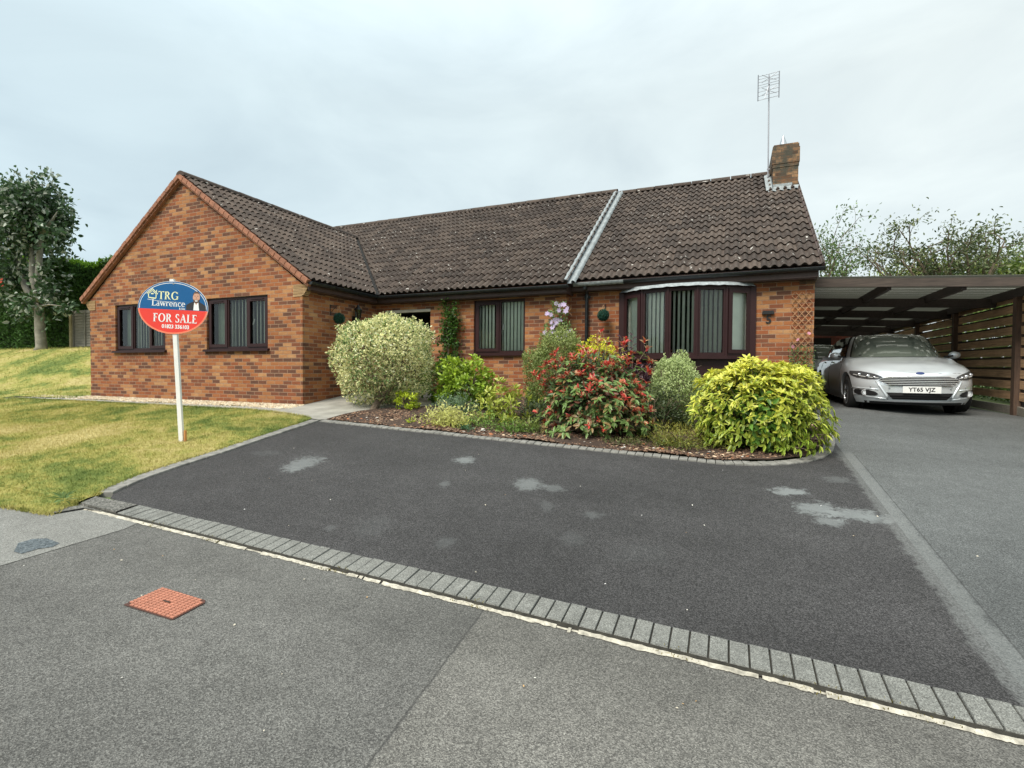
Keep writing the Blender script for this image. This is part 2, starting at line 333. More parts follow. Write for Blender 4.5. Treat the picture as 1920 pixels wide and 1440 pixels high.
plain('field',(.10,.14,.045),.95,var=.3,scale=.8)
# one sheet reaching the horizon
def ground():
    mb=[]; xs=[-900,-300,-120,-60]+list(np.arange(-40,31,1.0))+[60,120,300,900]; ys=[-900,-300,-120,-60,-30,-20,-14,-12,-9,-7,-6,-5,KY-.001,KY+.001]+list(np.arange(-4,19.6,.5))+[22,26,30,40,60,120,300,900]
    V=[(x,y,H(x,y)-.03) for y in ys for x in xs]; nx=len(xs)
    Fc=[(j*nx+i,j*nx+i+1,(j+1)*nx+i+1,(j+1)*nx+i) for j in range(len(ys)-1) for i in range(nx-1)]
    me=bpy.data.meshes.new('ground'); me.from_pydata(V,[],Fc); me.materials.append(MATS['field']); tag(link('ground',me),kind='structure')
ground()
drape('road',[(-60,KY-.002),(-60,-14),(40,-14),(40,KY-.002)],0,'road_asphalt',1.0)
# old pale pavement ends at a cut running away from the kerb
g0_=gpt(0,1062); g1_=gpt(232,993)
LE=[gpt(0,951),gpt(30,955),gpt(62,961),gpt(98,966)]      # ragged front edge of the lawn
g2_=(g0_[0]+(g0_[0]-g1_[0])*1.5,g0_[1]+(g0_[1]-g1_[1])*1.5)
PV=[g1_,g0_,g2_,(-30,g2_[1]),(-30,KY+.06),(1.6,KY+.06),(1.7,KY-.0),(2.7,KY-.0)]
drape('pavement',PV,.004,'pavement_asphalt',1.0)
drape('repair_patch',[gpt(*q) for q in ((26,1036),(34,1020),(62,1012),(88,1011),(112,1020),(98,1027),(70,1031),(40,1040))],.008,'repair_tar',.4)
EDGE=[(1.88,-4.40)]+[gpt(*q) for q in ((215,924),(267,901),(333,878),(433,846),(515,818))]+[(1.32,-.96)]
EDGE_L=[(x-.18,y) for x,y in EDGE[1:-1]]
drape('driveway',EDGE+[(7.55,-.96),(8.17,-.74),(8.6,-.40),(8.86,.18),(8.97,.65),(8.97,-4.40)],.004,'drive_asphalt',.5)
drape('side_driveway',[(8.97,-4.40),(9.10,-4.40),(16,-4.40),(16,3.0),(12.3,3.0),(12.3,15),(8.95,15),(8.95,2.4),(9.06,1.2),(8.97,.65)],.004,'side_asphalt',.5)
drape('path',[(-9.2,-.72),(-9.2,-.48),(-7.2,-.40),(0,-.35),(0.02,2.2),(2.6,2.2),(2.6,.80),(1.75,.28),(1.47,-.15),(1.42,-.74),(1.26,-.88),(.3,-.80),(-.6,-.62),(-7,-.62)],.012,'slab',.5)
drape('planting_bed',[(1.40,-.875),(1.50,-.15),(1.78,.26),(2.62,.78),(2.62,2.2),(4.6,2.2),(4.6,2.47),(8.9,2.47),(9.0,1.2),(8.88,.65),(8.76,.20),(8.5,-.34),(8.1,-.66),(7.6,-.875),(7.0,-.875)],.02,'soil',.35,
      extra=lambda x,y:.03*mnoise.noise(Vector((x*1.6,y*1.6,0)))+.02)
LAWN=[(-40,LE[0][1]+.1),(LE[0][0]-8,LE[0][1]+.02)]+LE+[(1.70,-4.50),(1.70,-4.38)]+EDGE_L+[(1.12,-1.0),(1.08,-.86),(.3,-.82),(-.6,-.65),(-7,-.65),(-9.25,-.74),(-9.25,-.44),(-7.2,-.38),(-6.88,-.38),(-6.88,6.5),(-40,6.5)]
drape('lawn',LAWN,.022,'turf',.5,extra=lambda x,y:-.008*(y<KY))
# ---- edging blocks laid on end
def blocks(name,path,width,blen,mat,up,gap=.009,off=.0,kindlbl=None,jit=.003,bed=None):
    pts=[Vector((x,y,0)) for x,y in path]; seg=[(pts[i+1]-pts[i]).length for i in range(len(pts)-1)]; tot=sum(seg)
    def at(s):
        i=0
        while i<len(seg)-1 and s>seg[i]: s-=seg[i]; i+=1
        return pts[i].lerp(pts[i+1],s/seg[i])
    nb=int(tot/blen); bl=tot/nb; mb=MB()
    def corner(s,side):
        p=at(min(max(s,0),tot)); q=at(min(s+.05,tot))-at(max(s-.05,0)); q.normalize(); return p+Vector((-q.y,q.x,0))*side*width
    for k in range(nb):
        s0,s1=k*bl+gap/2,(k+1)*bl-gap/2; j=random.uniform(-jit,jit)
        q=[corner(s0,0),corner(s1,0),corner(s1,1),corner(s0,1)]; c=sum(q,Vector())/4
        zz=[H(p.x,max(p.y,KY+.01))+up+off+j+random.uniform(-.001,.001) for p in q]
        lo=[Vector((p.x,p.y,z-.10)) for p,z in zip(q,zz)]; mi=[Vector((p.x,p.y,z-.006)) for p,z in zip(q,zz)]
        hi=[Vector((*(p.lerp(c,.045)).xy,z)) for p,z in zip(q,zz)]
        for a,b in ((lo,mi),(mi,hi)):
            for i in range(4): mb.poly([a[i],a[(i+1)%4],b[(i+1)%4],b[i]])
        mb.poly(hi)
    o=mb.build(name,MATS[mat]); return tag(o,kind='structure')
kp=[(2.35,-4.60)]+[(x,-4.60) for x in np.arange(2.9,16.1,.6)]
blocks('kerb',kp,.2,.1032,'block',.012)
drape('worn_apron',[gpt(98,966),gpt(108,957),gpt(150,948),(1.72,-4.44),(2.34,-4.42),(2.34,-4.60),(1.9,-4.64)],.02,'repair_old',.3)
blocks('drive_edging',[(1.62,-4.38)]+[(x-.16,y) for x,y in EDGE[1:]],-.16,.21,'block_worn',.026)
blocks('bed_edging',[(1.34,-.98),(3,-.985),(5,-.985),(7.5,-.985),(7.9,-.90),(8.22,-.74),(8.5,-.52),(8.72,-.22),(8.87,.15),(8.96,.55),(9.02,1.0),(9.04,1.6),(9.02,2.35)],.125,.105,'block_worn',.022)
drape('kerb_bed',[(1.72,-4.6),(1.72,-4.40),(16,-4.40),(16,-4.6)],-.003,'joint_dirt_shade',.5)
# white cement haunch in front of the kerb, broken edge, and a dark strip painting joint shadow and dirt on the kerb face
def strip():
    mb=MB(); dk=MB(); x=1.9; nz=lambda a,b:mnoise.noise(Vector((a,b,0)))
    while x<16:
        dx=random.uniform(.010,.024); w=lambda X:max(.006,.026+.016*nz(X*3,0)+.014*nz(X*17,5)+.012*nz(X*53,5))
        z=lambda X,Y:H(X,Y)
        y0=lambda X:-4.615+.005*nz(X*9,3); k=nz(x*2.3,9)+.35*nz(x*14,4)
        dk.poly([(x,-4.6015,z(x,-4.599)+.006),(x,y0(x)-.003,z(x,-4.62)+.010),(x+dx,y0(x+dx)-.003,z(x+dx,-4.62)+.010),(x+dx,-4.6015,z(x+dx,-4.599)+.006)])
        if k<=-.42: mb.poly([(x,y0(x),z(x,-4.62)+.010),(x,y0(x)-.012,z(x,-4.66)+.004),(x+dx,y0(x+dx)-.012,z(x+dx,-4.66)+.004),(x+dx,y0(x+dx),z(x+dx,-4.62)+.010)])
        if k>-.42 and random.random()>.02:
            hA,hB=.016+.006*nz(x*21,1),.016+.006*nz((x+dx)*21,1)
            mb.poly([(x,y0(x),z(x,-4.62)+hA),(x,y0(x)-w(x),z(x,-4.66)+.005),(x+dx,y0(x+dx)-w(x+dx),z(x+dx,-4.66)+.005),(x+dx,y0(x+dx),z(x+dx,-4.62)+hB)])
        x+=dx
    tag(mb.build('cement_haunch',MATS['cement']),kind='structure'); tag(dk.build('kerb_joint',MATS['joint_dirt_shade']),kind='structure')
strip()
drape('open_joint',[(1.7,-4.602),(1.7,-4.618),(16,-4.618),(16,-4.602)],.008,'soil',.5)
# ------------------------------------------------------------------ the bungalow
W=6.86; D=2.23; DR=2.5; XR=8.94; TP=.69; EV=2.458; EV2=2.534; OH=.206; YR=6.80; ZR=EV+TP*(YR-D+OH); ZR2=ZR-.02; YR2=DR-OH+(ZR2-EV2)/TP
XS=4.62   # where the middle wall steps back
house=thing('bungalow','brick bungalow with dark brown tiled roof, left gable wing and bay window','house',(1,4,0))
def hp(o): return put(o,house)
def wall(mb,A,B,z0,z1,holes=(),u0=0,depth=.10,inward=None):
    A=Vector((A[0],A[1],0)); B=Vector((B[0],B[1],0)); Ld=(B-A).length; d=(B-A)/Ld; nrm=inward or Vector((-d.y,d.x,0))
    ss=sorted(set([0,Ld]+[h[0] for h in holes]+[h[1] for h in holes])); zs=sorted(set([z0,z1]+[h[2] for h in holes]+[h[3] for h in holes]))
    P=lambda s,z,k=0:(A+d*s+nrm*k)+Vector((0,0,z))
    for i in range(len(ss)-1):
        for j in range(len(zs)-1):
            sm,zm=(ss[i]+ss[i+1])/2,(zs[j]+zs[j+1])/2
            if any(h[0]<sm<h[1] and h[2]<zm<h[3] for h in holes): continue
            q=[(ss[i],zs[j]),(ss[i+1],zs[j]),(ss[i+1],zs[j+1]),(ss[i],zs[j+1])]
            mb.poly([P(*t) for t in q],[(u0+a,b) for a,b in q])
    for (a,b,c,e) in holes:
        mb.poly([P(a,c),P(a,e),P(a,e,depth),P(a,c,depth)],[(u0+a,c),(u0+a,e),(u0+a+depth,e),(u0+a+depth,c)])
        mb.poly([P(b,c,depth),P(b,e,depth),P(b,e),P(b,c)],[(u0+b+depth,c),(u0+b+depth,e),(u0+b,e),(u0+b,c)])
        mb.poly([P(a,e),P(b,e),P(b,e,depth),P(a,e,depth)],[(a,e),(b,e),(b,e+depth),(a,e+depth)])
        mb.poly([P(a,c,depth),P(b,c,depth),P(b,c),P(a,c)],[(a,c+depth),(b,c+depth),(b,c),(a,c)])
ZB=-.6
WIN=[(-5.86,-4.05),(-2.70,-.915)]; WZ=(1.17,2.25)
zc=EV-.05
mb=MB()
wall(mb,(-W,0),(0,0),ZB,2.40,[(a+W,b+W,WZ[0],WZ[1]) for a,b in WIN],u0=.06)
zt=EV+TP*(W/2)-.02+.07
mb.poly([(-W,0,2.40),(0,0,2.40),(-W/2,0,zt)],[(.06,2.40),(W+.06,2.40),(W/2+.06,zt)])
hp(mb.build('gable_wall',MATS['brick']))
mb=MB(); wall(mb,(0,0),(0,D),ZB,EV+.02,u0=W+.06); hp(mb.build('wing_side_wall',MATS['brick']))
mb=MB(); DOOR=(.27,1.49,-.1,2.13); MW=(2.57,3.75,1.12,2.25)
wall(mb,(0,D),(XS,D),ZB,EV+.05,[DOOR,MW],u0=.1); wall(mb,(XS,D),(XS,DR),ZB,EV+.1,u0=XS+.1)
hp(mb.build('middle_wall',MATS['brick']))
mb=MB(); BX0,BX1=5.70,7.97
wall(mb,(XS,DR),(XR,DR),ZB,EV2+.03,[(BX0-XS,BX1-XS,.20,2.33)],u0=XS+.3); wall(mb,(XR,DR),(XR,11.0),ZB,EV2,u0=XR-DR+.2)
za=EV2+TP*(YR2-DR+OH)-.1
mb.poly([(XR,DR,EV2),(XR,11.0,EV2),(XR,YR2,za)],[(0,EV2),(8.5,EV2),(4.3,za)]); hp(mb.build('right_wall',MATS['brick']))
mb=MB(); mb.poly([(-W,11.4,EV),(-W,2.0,EV),(-W,YR,ZR-.04)],[(0,0),(9,0),(4.5,3)]); wall(mb,(-W,11.2),(-W,0),ZB,EV); wall(mb,(XR,11.0),(-W,11.2),ZB,EV); hp(mb.build('rear_wall',MATS['brick']))
# corbels at the gable feet: courses stepping out under the verge
def corbel(name,x0,sx,y0,z0,z1,outw,dep,mat,par=True):
    mb=MB(); n=12; h=(z1-z0)/n
    for i in range(n):
        t=i/(n-1); o=outw*(t**.65)
        xa,xb=(x0,x0+sx*(.20+0)) ; 
        lo,hi=(min(x0-sx*.23,x0+sx*o),max(x0-sx*.23,x0+sx*o))
        mb.box(lo,hi,y0-.012,y0+dep,z0+i*h,z0+(i+1)*h-.006)
    return hp(mb.build(name,MATS[mat]))
corbel('corbel',0,1,-.0,2.17,2.40,.17,.12,'corbel_brick'); corbel('corbel',-W,-1,-.0,2.17,2.40,.17,.12,'corbel_brick')
corbel('corbel',XS,1,D,2.22,2.42,.07,.1,'brick'); corbel('corbel',XR,1,DR,2.27,2.42,.05,.12,'chimney_brick')
# porch recess with a dark door
mb=MB(); x0,x1,z0,z1=DOOR
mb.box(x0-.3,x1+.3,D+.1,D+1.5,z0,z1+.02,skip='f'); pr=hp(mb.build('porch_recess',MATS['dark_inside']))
mb=MB(); mb.box(x0,x1,D-.004,D+.10,z1-.065,z1-.003); hp(mb.build('porch_lintel',MATS['cream']))
mb=MB(); mb.box(.45,1.36,D+1.35,D+1.4,0,2.03); mb.box(.55,1.26,D+1.33,D+1.35,1.05,1.9); dr=hp(mb.build('front_door',MATS['upvc']))
mb=MB(); mb.ball((1.26,D+1.32,1.02),.03); d2=mb.build('handle',MATS['metal']); d2.data.transform(Matrix.Translation(-Vector(house.location))); d2.parent=dr
# ---- casement windows
def window(x0,x1,y,z0,z1,lights,opens,blind='slats',name='window',handles=(),shade=None,slw=.080):
    """frame set back 60 mm in the opening; lights = fractions; opens = which lights are opening sashes"""
    fy=y+.045; t=.052; mb=MB()
    mb.box(x0,x1,fy,fy+.07,z0,z0+t); mb.box(x0,x1,fy,fy+.07,z1-t,z1); mb.box(x0,x0+t,fy,fy+.07,z0+t,z1-t); mb.box(x1-t,x1,fy,fy+.07,z0+t,z1-t)
    xs=[x0+(x1-x0)*f for f in lights]
    for x in xs[1:-1]: mb.box(x-t/2,x+t/2,fy,fy+.07,z0+t,z1-t)
    panes=[]
    for i in range(len(xs)-1):
        a=xs[i]+(t if i==0 else t/2); b=xs[i+1]-(t if i==len(xs)-2 else t/2); c,d=z0+t,z1-t
        if opens[i]:
            s=.055; mb.box(a-.015,b+.015,fy-.016,fy-.001,c-.012,c+s); mb.box(a-.015,b+.015,fy-.016,fy-.001,d-s,d+.012)
            mb.box(a-.015,a+s,fy-.016,fy-.001,c+s,d-s); mb.box(b-s,b+.015,fy-.016,fy-.001,c+s,d-s)
            mb.box(a+.1,b-.1,fy-.030,fy-.017,d-.020,d-.004)
            a+=s;b-=s;c+=s;d-=s
        panes.append((a,b,c,d))
    fr=hp(mb.build(name,MATS['upvc'])); off=-Vector(house.location)
    def sub(mb,nm,mat):
        o=mb.build(nm,MATS[mat]); o.data.transform(Matrix.Translation(off)); o.parent=fr; return o
    mb=MB(); mb.box(x0-.06,x1+.05,y-.045,y+.045,z0-.045,z0+.0); mb.box(x0-.06,x1+.05,y-.058,y-.045,z0-.05,z0-.015); sub(mb,'sill','upvc')
    for (a,b,c,d) in panes:
        mb=MB(); mb.poly([(a,fy+.02,c),(b,fy+.02,c),(b,fy+.02,d),(a,fy+.02,d)]); sub(mb,'pane','glass')
    # blinds: hanging vertical slats, some turned open
    for i,(a,b,c,d) in enumerate(panes):
        kind=blind[i] if isinstance(blind,(list,tuple)) else blind
        if kind=='curtain':
            mb=MB(); n=30; pts=[(a-.03+(b-a+.06)*k/n, y+.22+.025*math.sin(k*1.3)+.01*math.sin(k*3.1)) for k in range(n+1)]
            for k in range(n): mb.poly([(*pts[k],c-.05),(*pts[k+1],c-.05),(*pts[k+1],d+.05),(*pts[k],d+.05)])
            sub(mb,'curtain','curtain' if shade is None else shade); continue
        mb=MB(); ang=kind; wd=.089; x=a-.03
        while x<b+.04:
            aa=ang+random.uniform(-.025,.025); dx,dy=wd/2*math.cos(aa),wd/2*math.sin(aa)
            mb.box(-wd/2,wd/2,-.0008,.0008,c+.01,d+.05,Matrix.Translation((x,y+.150,0))@Matrix.Rotation(aa,4,'Z')); x+=slw
        sub(mb,'blind','blind')
    for hx in handles:
        mb=MB(); mb.bar((hx,fy+.06,z0+.5),(hx+.015,fy+.075,z0+.62),.02); sub(mb,'handle','white_paint')
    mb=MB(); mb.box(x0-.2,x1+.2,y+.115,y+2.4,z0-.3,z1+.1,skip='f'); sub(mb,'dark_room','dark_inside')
    return fr
window(WIN[0][0],WIN[0][1],0,WZ[0],WZ[1],(0,.345,.665,1),(1,0,1),('curtain',-.42,-.44),slw=.096)
window(WIN[1][0],WIN[1][1],0,WZ[0],WZ[1],(0,.335,.655,1),(1,0,1),('curtain',-.53,-.55),handles=(-1.44,),slw=.10)
window(MW[0],MW[1],D,MW[2],MW[3],(0,.5,1),(1,0),(-.60,-.50),handles=(3.21,))
# ---- bow window
mb=MB(); c_=BX1-BX0; pr_=.47; Rb=(c_*c_/4+pr_*pr_)/(2*pr_); th=math.asin(c_/2/Rb); cx=(BX0+BX1)/2; cyb=DR-pr_+Rb
bp=[Vector((cx+Rb*math.sin(-th+2*th*i/5),cyb-Rb*math.cos(-th+2*th*i/5),0)) for i in range(6)]
bz0,bz1=1.04,2.265
fr=MB(); 
def fbox(m,i,s0,s1,z0,z1,n0,n1):
    a,b=bp[i],bp[i+1]; d=(b-a); l=d.length; d.normalize(); n=Vector((-d.y,d.x,0))
    M=Matrix(((d.x,n.x,0,a.x),(d.y,n.y,0,a.y),(0,0,1,0),(0,0,0,1))); m.box(s0*l,s1*l,n0,n1,z0,z1,M)
panes=[]
for i in range(5):
    l=(bp[i+1]-bp[i]).length
    fbox(fr,i,0,1,bz0,bz0+.06,0,.07); fbox(fr,i,0,1,bz1-.055,bz1,0,.07)
    for s0,s1 in ((0,.055/l),(1-.055/l,1)): fbox(fr,i,s0,s1,bz0+.06,bz1-.055,0,.07)
    a0=.055; c0,d0=bz0+.06,bz1-.055
    if i in (0,4):
        s=.055
        fbox(fr,i,(a0-.02)/l,1-(a0-.02)/l,c0-.015,c0+s,-.016,-.001); fbox(fr,i,(a0-.02)/l,1-(a0-.02)/l,d0-s,d0+.015,-.016,-.001)
        fbox(fr,i,(a0-.02)/l,(a0+s)/l,c0+s,d0-s,-.016,-.001); fbox(fr,i,1-(a0+s)/l,1-(a0-.02)/l,c0+s,d0-s,-.016,-.001)
        a0+=s; c0+=s; d0-=s
    panes.append((a0/l,1-a0/l,c0,d0))
for i in range(1,5): fr.tube([(bp[i].x,bp[i].y+.006,bz0+.001),(bp[i].x,bp[i].y+.006,bz1)],.026,8)
fr.box(BX0-.075,BX0+.02,DR-.03,DR+.08,.95,bz1+.02); fr.box(BX1-.02,BX1+.075,DR-.03,DR+.08,.95,bz1+.02)
bay=hp(fr.build('bay_window',MATS['upvc'])); off=-Vector(house.location)
def bsub(mb,nm,mat,**k):
    o=mb.build(nm,MATS[mat],**k); o.data.transform(Matrix.Translation(off)); o.parent=bay; return o
slat=[.50,-.52,-1.00,-1.28,-.25]; xo=[0,0,0,0,0]
for i,(s0,s1,c0,d0) in enumerate(panes):
    a,b=bp[i],bp[i+1]; d=(b-a); l=d.length; d.normalize(); n=Vector((-d.y,d.x,0))
    q=[a+d*(s0*l)+n*.03,a+d*(s1*l)+n*.03]; m=MB(); m.poly([(q[0].x,q[0].y,c0),(q[1].x,q[1].y,c0),(q[1].x,q[1].y,d0),(q[0].x,q[0].y,d0)]); bsub(m,'pane','glass')
    m=MB(); x=.02; base=math.atan2(d.y,d.x)
    while x<l:
        p=a+d*x+n*.112; m.box(-.0445,.0445,-.0008,.0008,c0+.0,d0+.03,Matrix.Translation((p.x,p.y,0))@Matrix.Rotation(base+slat[i]+random.uniform(-.05,.05),4,'Z')); x+=.081
    bsub(m,'blind','blind')
def ring(offs): return [Vector((cx+(Rb+offs)*math.sin(-th+2*th*i/5),cyb-(Rb+offs)*math.cos(-th+2*th*i/5),0)) for i in range(6)]
def slabz(mb,offs,z0,z1,inner=DR+.02):
    p=ring(offs); n=len(p); top=[(q.x,q.y,z1) for q in p]+[(BX1+offs*.3,inner,z1),(BX0-offs*.3,inner,z1)]; bot=[(x,y,z0) for x,y,_ in top]
    mb.poly(top); mb.poly(bot[::-1])
    for i in range(len(top)): j=(i+1)%len(top); mb.poly([bot[i],bot[j],top[j],top[i]])
m=MB(); slabz(m,.055,bz0-.055,bz0-.001); bsub(m,'sill','upvc')
m=MB(); slabz(m,-.05,.18,bz0-.056); bsub(m,'base_panel','upvc')
m=MB(); slabz(m,.035,bz1+.001,bz1+.03); bsub(m,'head_board','upvc')
m=MB(); p=ring(.075); q=ring(.02); 
for i in range(5):
    for k in range(6):
        a0=p[i].lerp(p[i+1],k/6);a1=p[i].lerp(p[i+1],(k+1)/6);b0=q[i].lerp(q[i+1],k/6);b1=q[i].lerp(q[i+1],(k+1)/6)
        w0=.006*math.sin(k*2.1+i); w1=.006*math.sin((k+1)*2.1+i) if k<5 else .006*math.sin((i+1))
        w0=.006*math.sin(i) if k==0 else w0
        m.poly([(a0.x,a0.y,bz1+.012+w0),(a1.x,a1.y,bz1+.012+w1),(b1.x,b1.y,bz1+.075),(b0.x,b0.y,bz1+.075)])
        m.poly([(a0.x,a0.y,bz1+.012+w0),(a0.x,a0.y+.02,bz1+.031),(a1.x,a1.y+.02,bz1+.031),(a1.x,a1.y,bz1+.012+w1)])
top=[(v.x,v.y,bz1+.075) for v in q]; m.poly(top+[(BX1,DR,bz1+.13),(BX0,DR,bz1+.13)]); 
bsub(m,'lead_cap','lead')
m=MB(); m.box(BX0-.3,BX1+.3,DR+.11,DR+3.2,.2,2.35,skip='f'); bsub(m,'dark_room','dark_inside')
# ---- roof tiles: double-roll profile, one slightly lifted strip per course
def tilemat():
    m,nt,p=newmat('roof_tile'); uv=N(nt,'ShaderNodeUVMap'); V=uv.outputs[0]
    mp=N(nt,'ShaderNodeMapping',inp={3:(1/.30,1/.325,1)}); L(nt,V,mp.inputs[0])
    fl=N(nt,'ShaderNodeVectorMath',operation='FLOOR'); L(nt,mp.outputs[0],fl.inputs[0]); wn=N(nt,'ShaderNodeTexWhiteNoise'); L(nt,fl.outputs[0],wn.inputs['Vector'])
    r=ramp(nt,[(0,(.036,.025,.020)),(.5,(.056,.040,.032)),(1,(.086,.063,.050))]); L(nt,wn.outputs['Value'],r.inputs[0])
    n=noise(nt,V,9,6,.7); r2=ramp(nt,[(.3,.72),(.7,1.3)]); L(nt,n.outputs[0],r2.inputs[0]); col=mixc(nt,r.outputs[0],r2.outputs[0],1,'MULTIPLY')
    nb=noise(nt,V,.8,4,.6)
    # grey-green bloom and white lichen dots
    n2=noise(nt,V,22,5,.75); g=ramp(nt,[(.52,0.),(.72,1.)]); L(nt,n2.outputs[0],g.inputs[0]); col=mixc(nt,col,(.17,.165,.14),mth(nt,'MULTIPLY',g.outputs[0],.55))
    sp=noise(nt,V,13,3,.55,.6); th_=mth(nt,'SUBTRACT',.765,mth(nt,'MULTIPLY',nb.outputs[0],.17)); k=mth(nt,'MULTIPLY',mth(nt,'SUBTRACT',sp.outputs[0],th_),40,clamp=True)
    sp2=noise(nt,V,34,2,.5); k2=mth(nt,'MULTIPLY',mth(nt,'SUBTRACT',sp2.outputs[0],.735),40,clamp=True)
    col=mixc(nt,col,(.52,.50,.46),mth(nt,'MAXIMUM',k,mth(nt,'MULTIPLY',k2,.8)))
    L(nt,col,p.inputs['Base Color']); p.inputs['Roughness'].default_value=.8; p.inputs['Specular IOR Level'].default_value=.3
    bump(nt,p,n2.outputs[0],.35,.01)
tilemat()
GA=.325
def tiles(mb,O,U,Vv,Nn,u0,u1,vlen,seg=8,keep=()):
    """O origin on the eave; U along eave; Vv up the slope; Nn normal. keep = list of (point,normal): drop what lies on the normal's side"""
    O,U,Vv,Nn=map(Vector,(O,U,Vv,Nn)); nu=int(round((u1-u0)/.15*seg)); nc=int(math.ceil(vlen/GA)); b=MB()
    def hp_(u):
        t=(u/.15)%1.0; return .046*max(0,math.sin(PI*min(1,t/.72)))**.9 if t<.72 else 0
    for c in range(nc):
        v0=c*GA; v1=min((c+1)*GA+.03,vlen); 
        if v0>=vlen: break
        rows=[(v0+.035,-.010),(v0,.030),(v1,.002)]
        base=len(b.v); jit={}
        for ri,(v,h) in enumerate(rows):
            for k in range(nu+1):
                u=u0+(u1-u0)*k/nu; ti=int(u/.30); 
                if ti not in jit: jit[ti]=(random.uniform(-.004,.004),random.uniform(-.0025,.0035))
                vv=v+(jit[ti][0] if ri<2 else 0); hh=h+hp_(u)+(jit[ti][1] if ri>=1 else 0)
                if ri==0: hh=h+hp_(u)*.60
                b.v.append(tuple(O+U*u+Vv*vv+Nn*hh))
        for ri in range(2):
            for k in range(nu):
                i=base+ri*(nu+1)+k; b.f.append((i,i+1,i+nu+2,i+nu+1)); b.m.append(0)
                ua,ub=u0+(u1-u0)*k/nu,u0+(u1-u0)*(k+1)/nu; va,vb=(v0+.001,v0+.004) if ri==0 else (v0+.004,min(v1,v0+GA-.002))
                b.uv.append(((ua,va),(ub,va),(ub,vb),(ua,vb)))
    me=bpy.data.meshes.new('t'); me.from_pydata(b.v,[],b.f); ul=me.uv_layers.new(name='UVMap')
    dat=np.array([c for q in b.uv for p in q for c in p],dtype=np.float32); ul.data.foreach_set('uv',dat)
    bm=bmesh.new(); bm.from_mesh(me); bpy.data.meshes.remove(me)
    for (pc,pn) in keep:
        bmesh.ops.bisect_plane(bm,geom=bm.verts[:]+bm.edges[:]+bm.faces[:],plane_co=pc,plane_no=pn,clear_outer=True)
    uvl=bm.loops.layers.uv.active
    bm.verts.ensure_lookup_table()
    for f in bm.faces: mb.poly([v.co[:] for v in f.verts],[tuple(l[uvl].uv) for l in f.loops])
    bm.free()
ct=1/math.sqrt(1+TP*TP); st=TP*ct
def tilobj(name,args_list,parent_lbl=None):
    mb=MB()
    for a in args_list: tiles(mb,*a[:7],**a[7])
    return hp(mb.build(name,MATS['roof_tile'],auto=50))
D0=D-OH; e=OH
# wing: slopes face +X and -X
sl=(W/2+e)/ct
wing=[(( e,0,EV),(0,1,0),(-ct,0,st),(st,0,ct),-.06,6.2,sl,dict(keep=[((0,D-.06,0),(1,1,0))])),
      ((-W-e,0,EV),(0,1,0),(ct,0,st),(-st,0,ct),-.06,6.2,sl,dict(seg=4,keep=[((-W-e,D0,0),(-1,1,0))]))]
roof=tilobj('roof',wing); roof['label']='brown tiled roof of the left gable wing'
slm=(YR-D0)/ct
mid=[((0,D0,EV),(1,0,0),(0,ct,st),(0,-st,ct),-W/2,XS+.10,slm,dict(keep=[((0,D+.06,0),(-1,-1,0))])),
     ((0,D0,EV),(1,0,0),(0,ct,st),(0,-st,ct),-W-e,-W/2,slm,dict(seg=4,keep=[((-W-e,D0,0),(1,-1,0))]))]
r2=tilobj('roof',mid); r2['label']='long middle roof slope left of the lead strip'
slr=(YR2-(DR-OH))/ct
r3=tilobj('roof',[((0,DR-OH,EV2),(1,0,0),(0,ct,st),(0,-st,ct),XS+.14,9.04,slr,dict(seg=10))]); r3['label']='right roof slope between lead strip and chimney'
mb=MB()   # rear slopes and felt under the tiles keep the loft dark
mb.poly([(-W-e,YR,ZR),(XS+.1,YR,ZR),(XS+.1,2*YR-D0,EV),(-W-e,2*YR-D0,EV)]); mb.poly([(XS+.1,YR2,ZR2),(9.03,YR2,ZR2),(9.03,2*YR2-DR+OH,EV2),(XS+.1,2*YR2-DR+OH,EV2)])
mb.poly([(9.03,DR-OH+.02,EV2-.01),(9.03,YR2,ZR2-.01),(XS+.15,YR2,ZR2-.01),(XS+.15,DR-OH+.02,EV2-.01)]); hp(mb.build('rear_roof',MATS['fascia']))
# ridges, half-round caps bedded in mortar
def ridge(name,a,b,r=.115,ln=.45,par=roof):
    a=Vector(a);b=Vector(b);n=int((b-a).length/ln); mb=MB()
    for i in range(n):
        p=a.lerp(b,i/n)+Vector((0,0,random.uniform(-.006,.006))); q=a.lerp(b,(i+1)/n); d=(q-p).normalized(); x=d.cross(Vector((0,0,1))).normalized(); K=10
        for (s0,s1,ra,rb) in ((0,.96,r,r*.97),):
            for k in range(K):
                a0,a1=PI*k/K,PI*(k+1)/K
                f=lambda t,s,rr:p.lerp(q,s)+x*math.cos(t)*rr*1.15+Vector((0,0,math.sin(t)*rr-.05))
                mb.poly([f(a0,s0,ra),f(a1,s0,ra),f(a1,s1,rb),f(a0,s1,rb)],[(i*.3+.1,k*.03),(i*.3+.1,k*.03+.03),(i*.3+.28,k*.03+.03),(i*.3+.28,k*.03)])
                mb.poly([f(a0,s0,ra),p+Vector((0,0,-.05)),f(a1,s0,ra)],[(0,0)]*3)
    o=mb.build(name,MATS['roof_tile'],auto=50); o.data.transform(Matrix.Translation(-Vector(house.location))); o.parent=par
ZW=EV+TP*(W/2+e)
ridge('ridge',(-W/2,-.06,ZW+.03),(-W/2,5.7,ZW+.03)); ridge('ridge',(-W-e,YR,ZR+.03),(XS+.1,YR,ZR+.03),par=r2); ridge('ridge',(XS+.12,YR2,ZR2+.03),(9.03,YR2,ZR2+.03),par=r3)
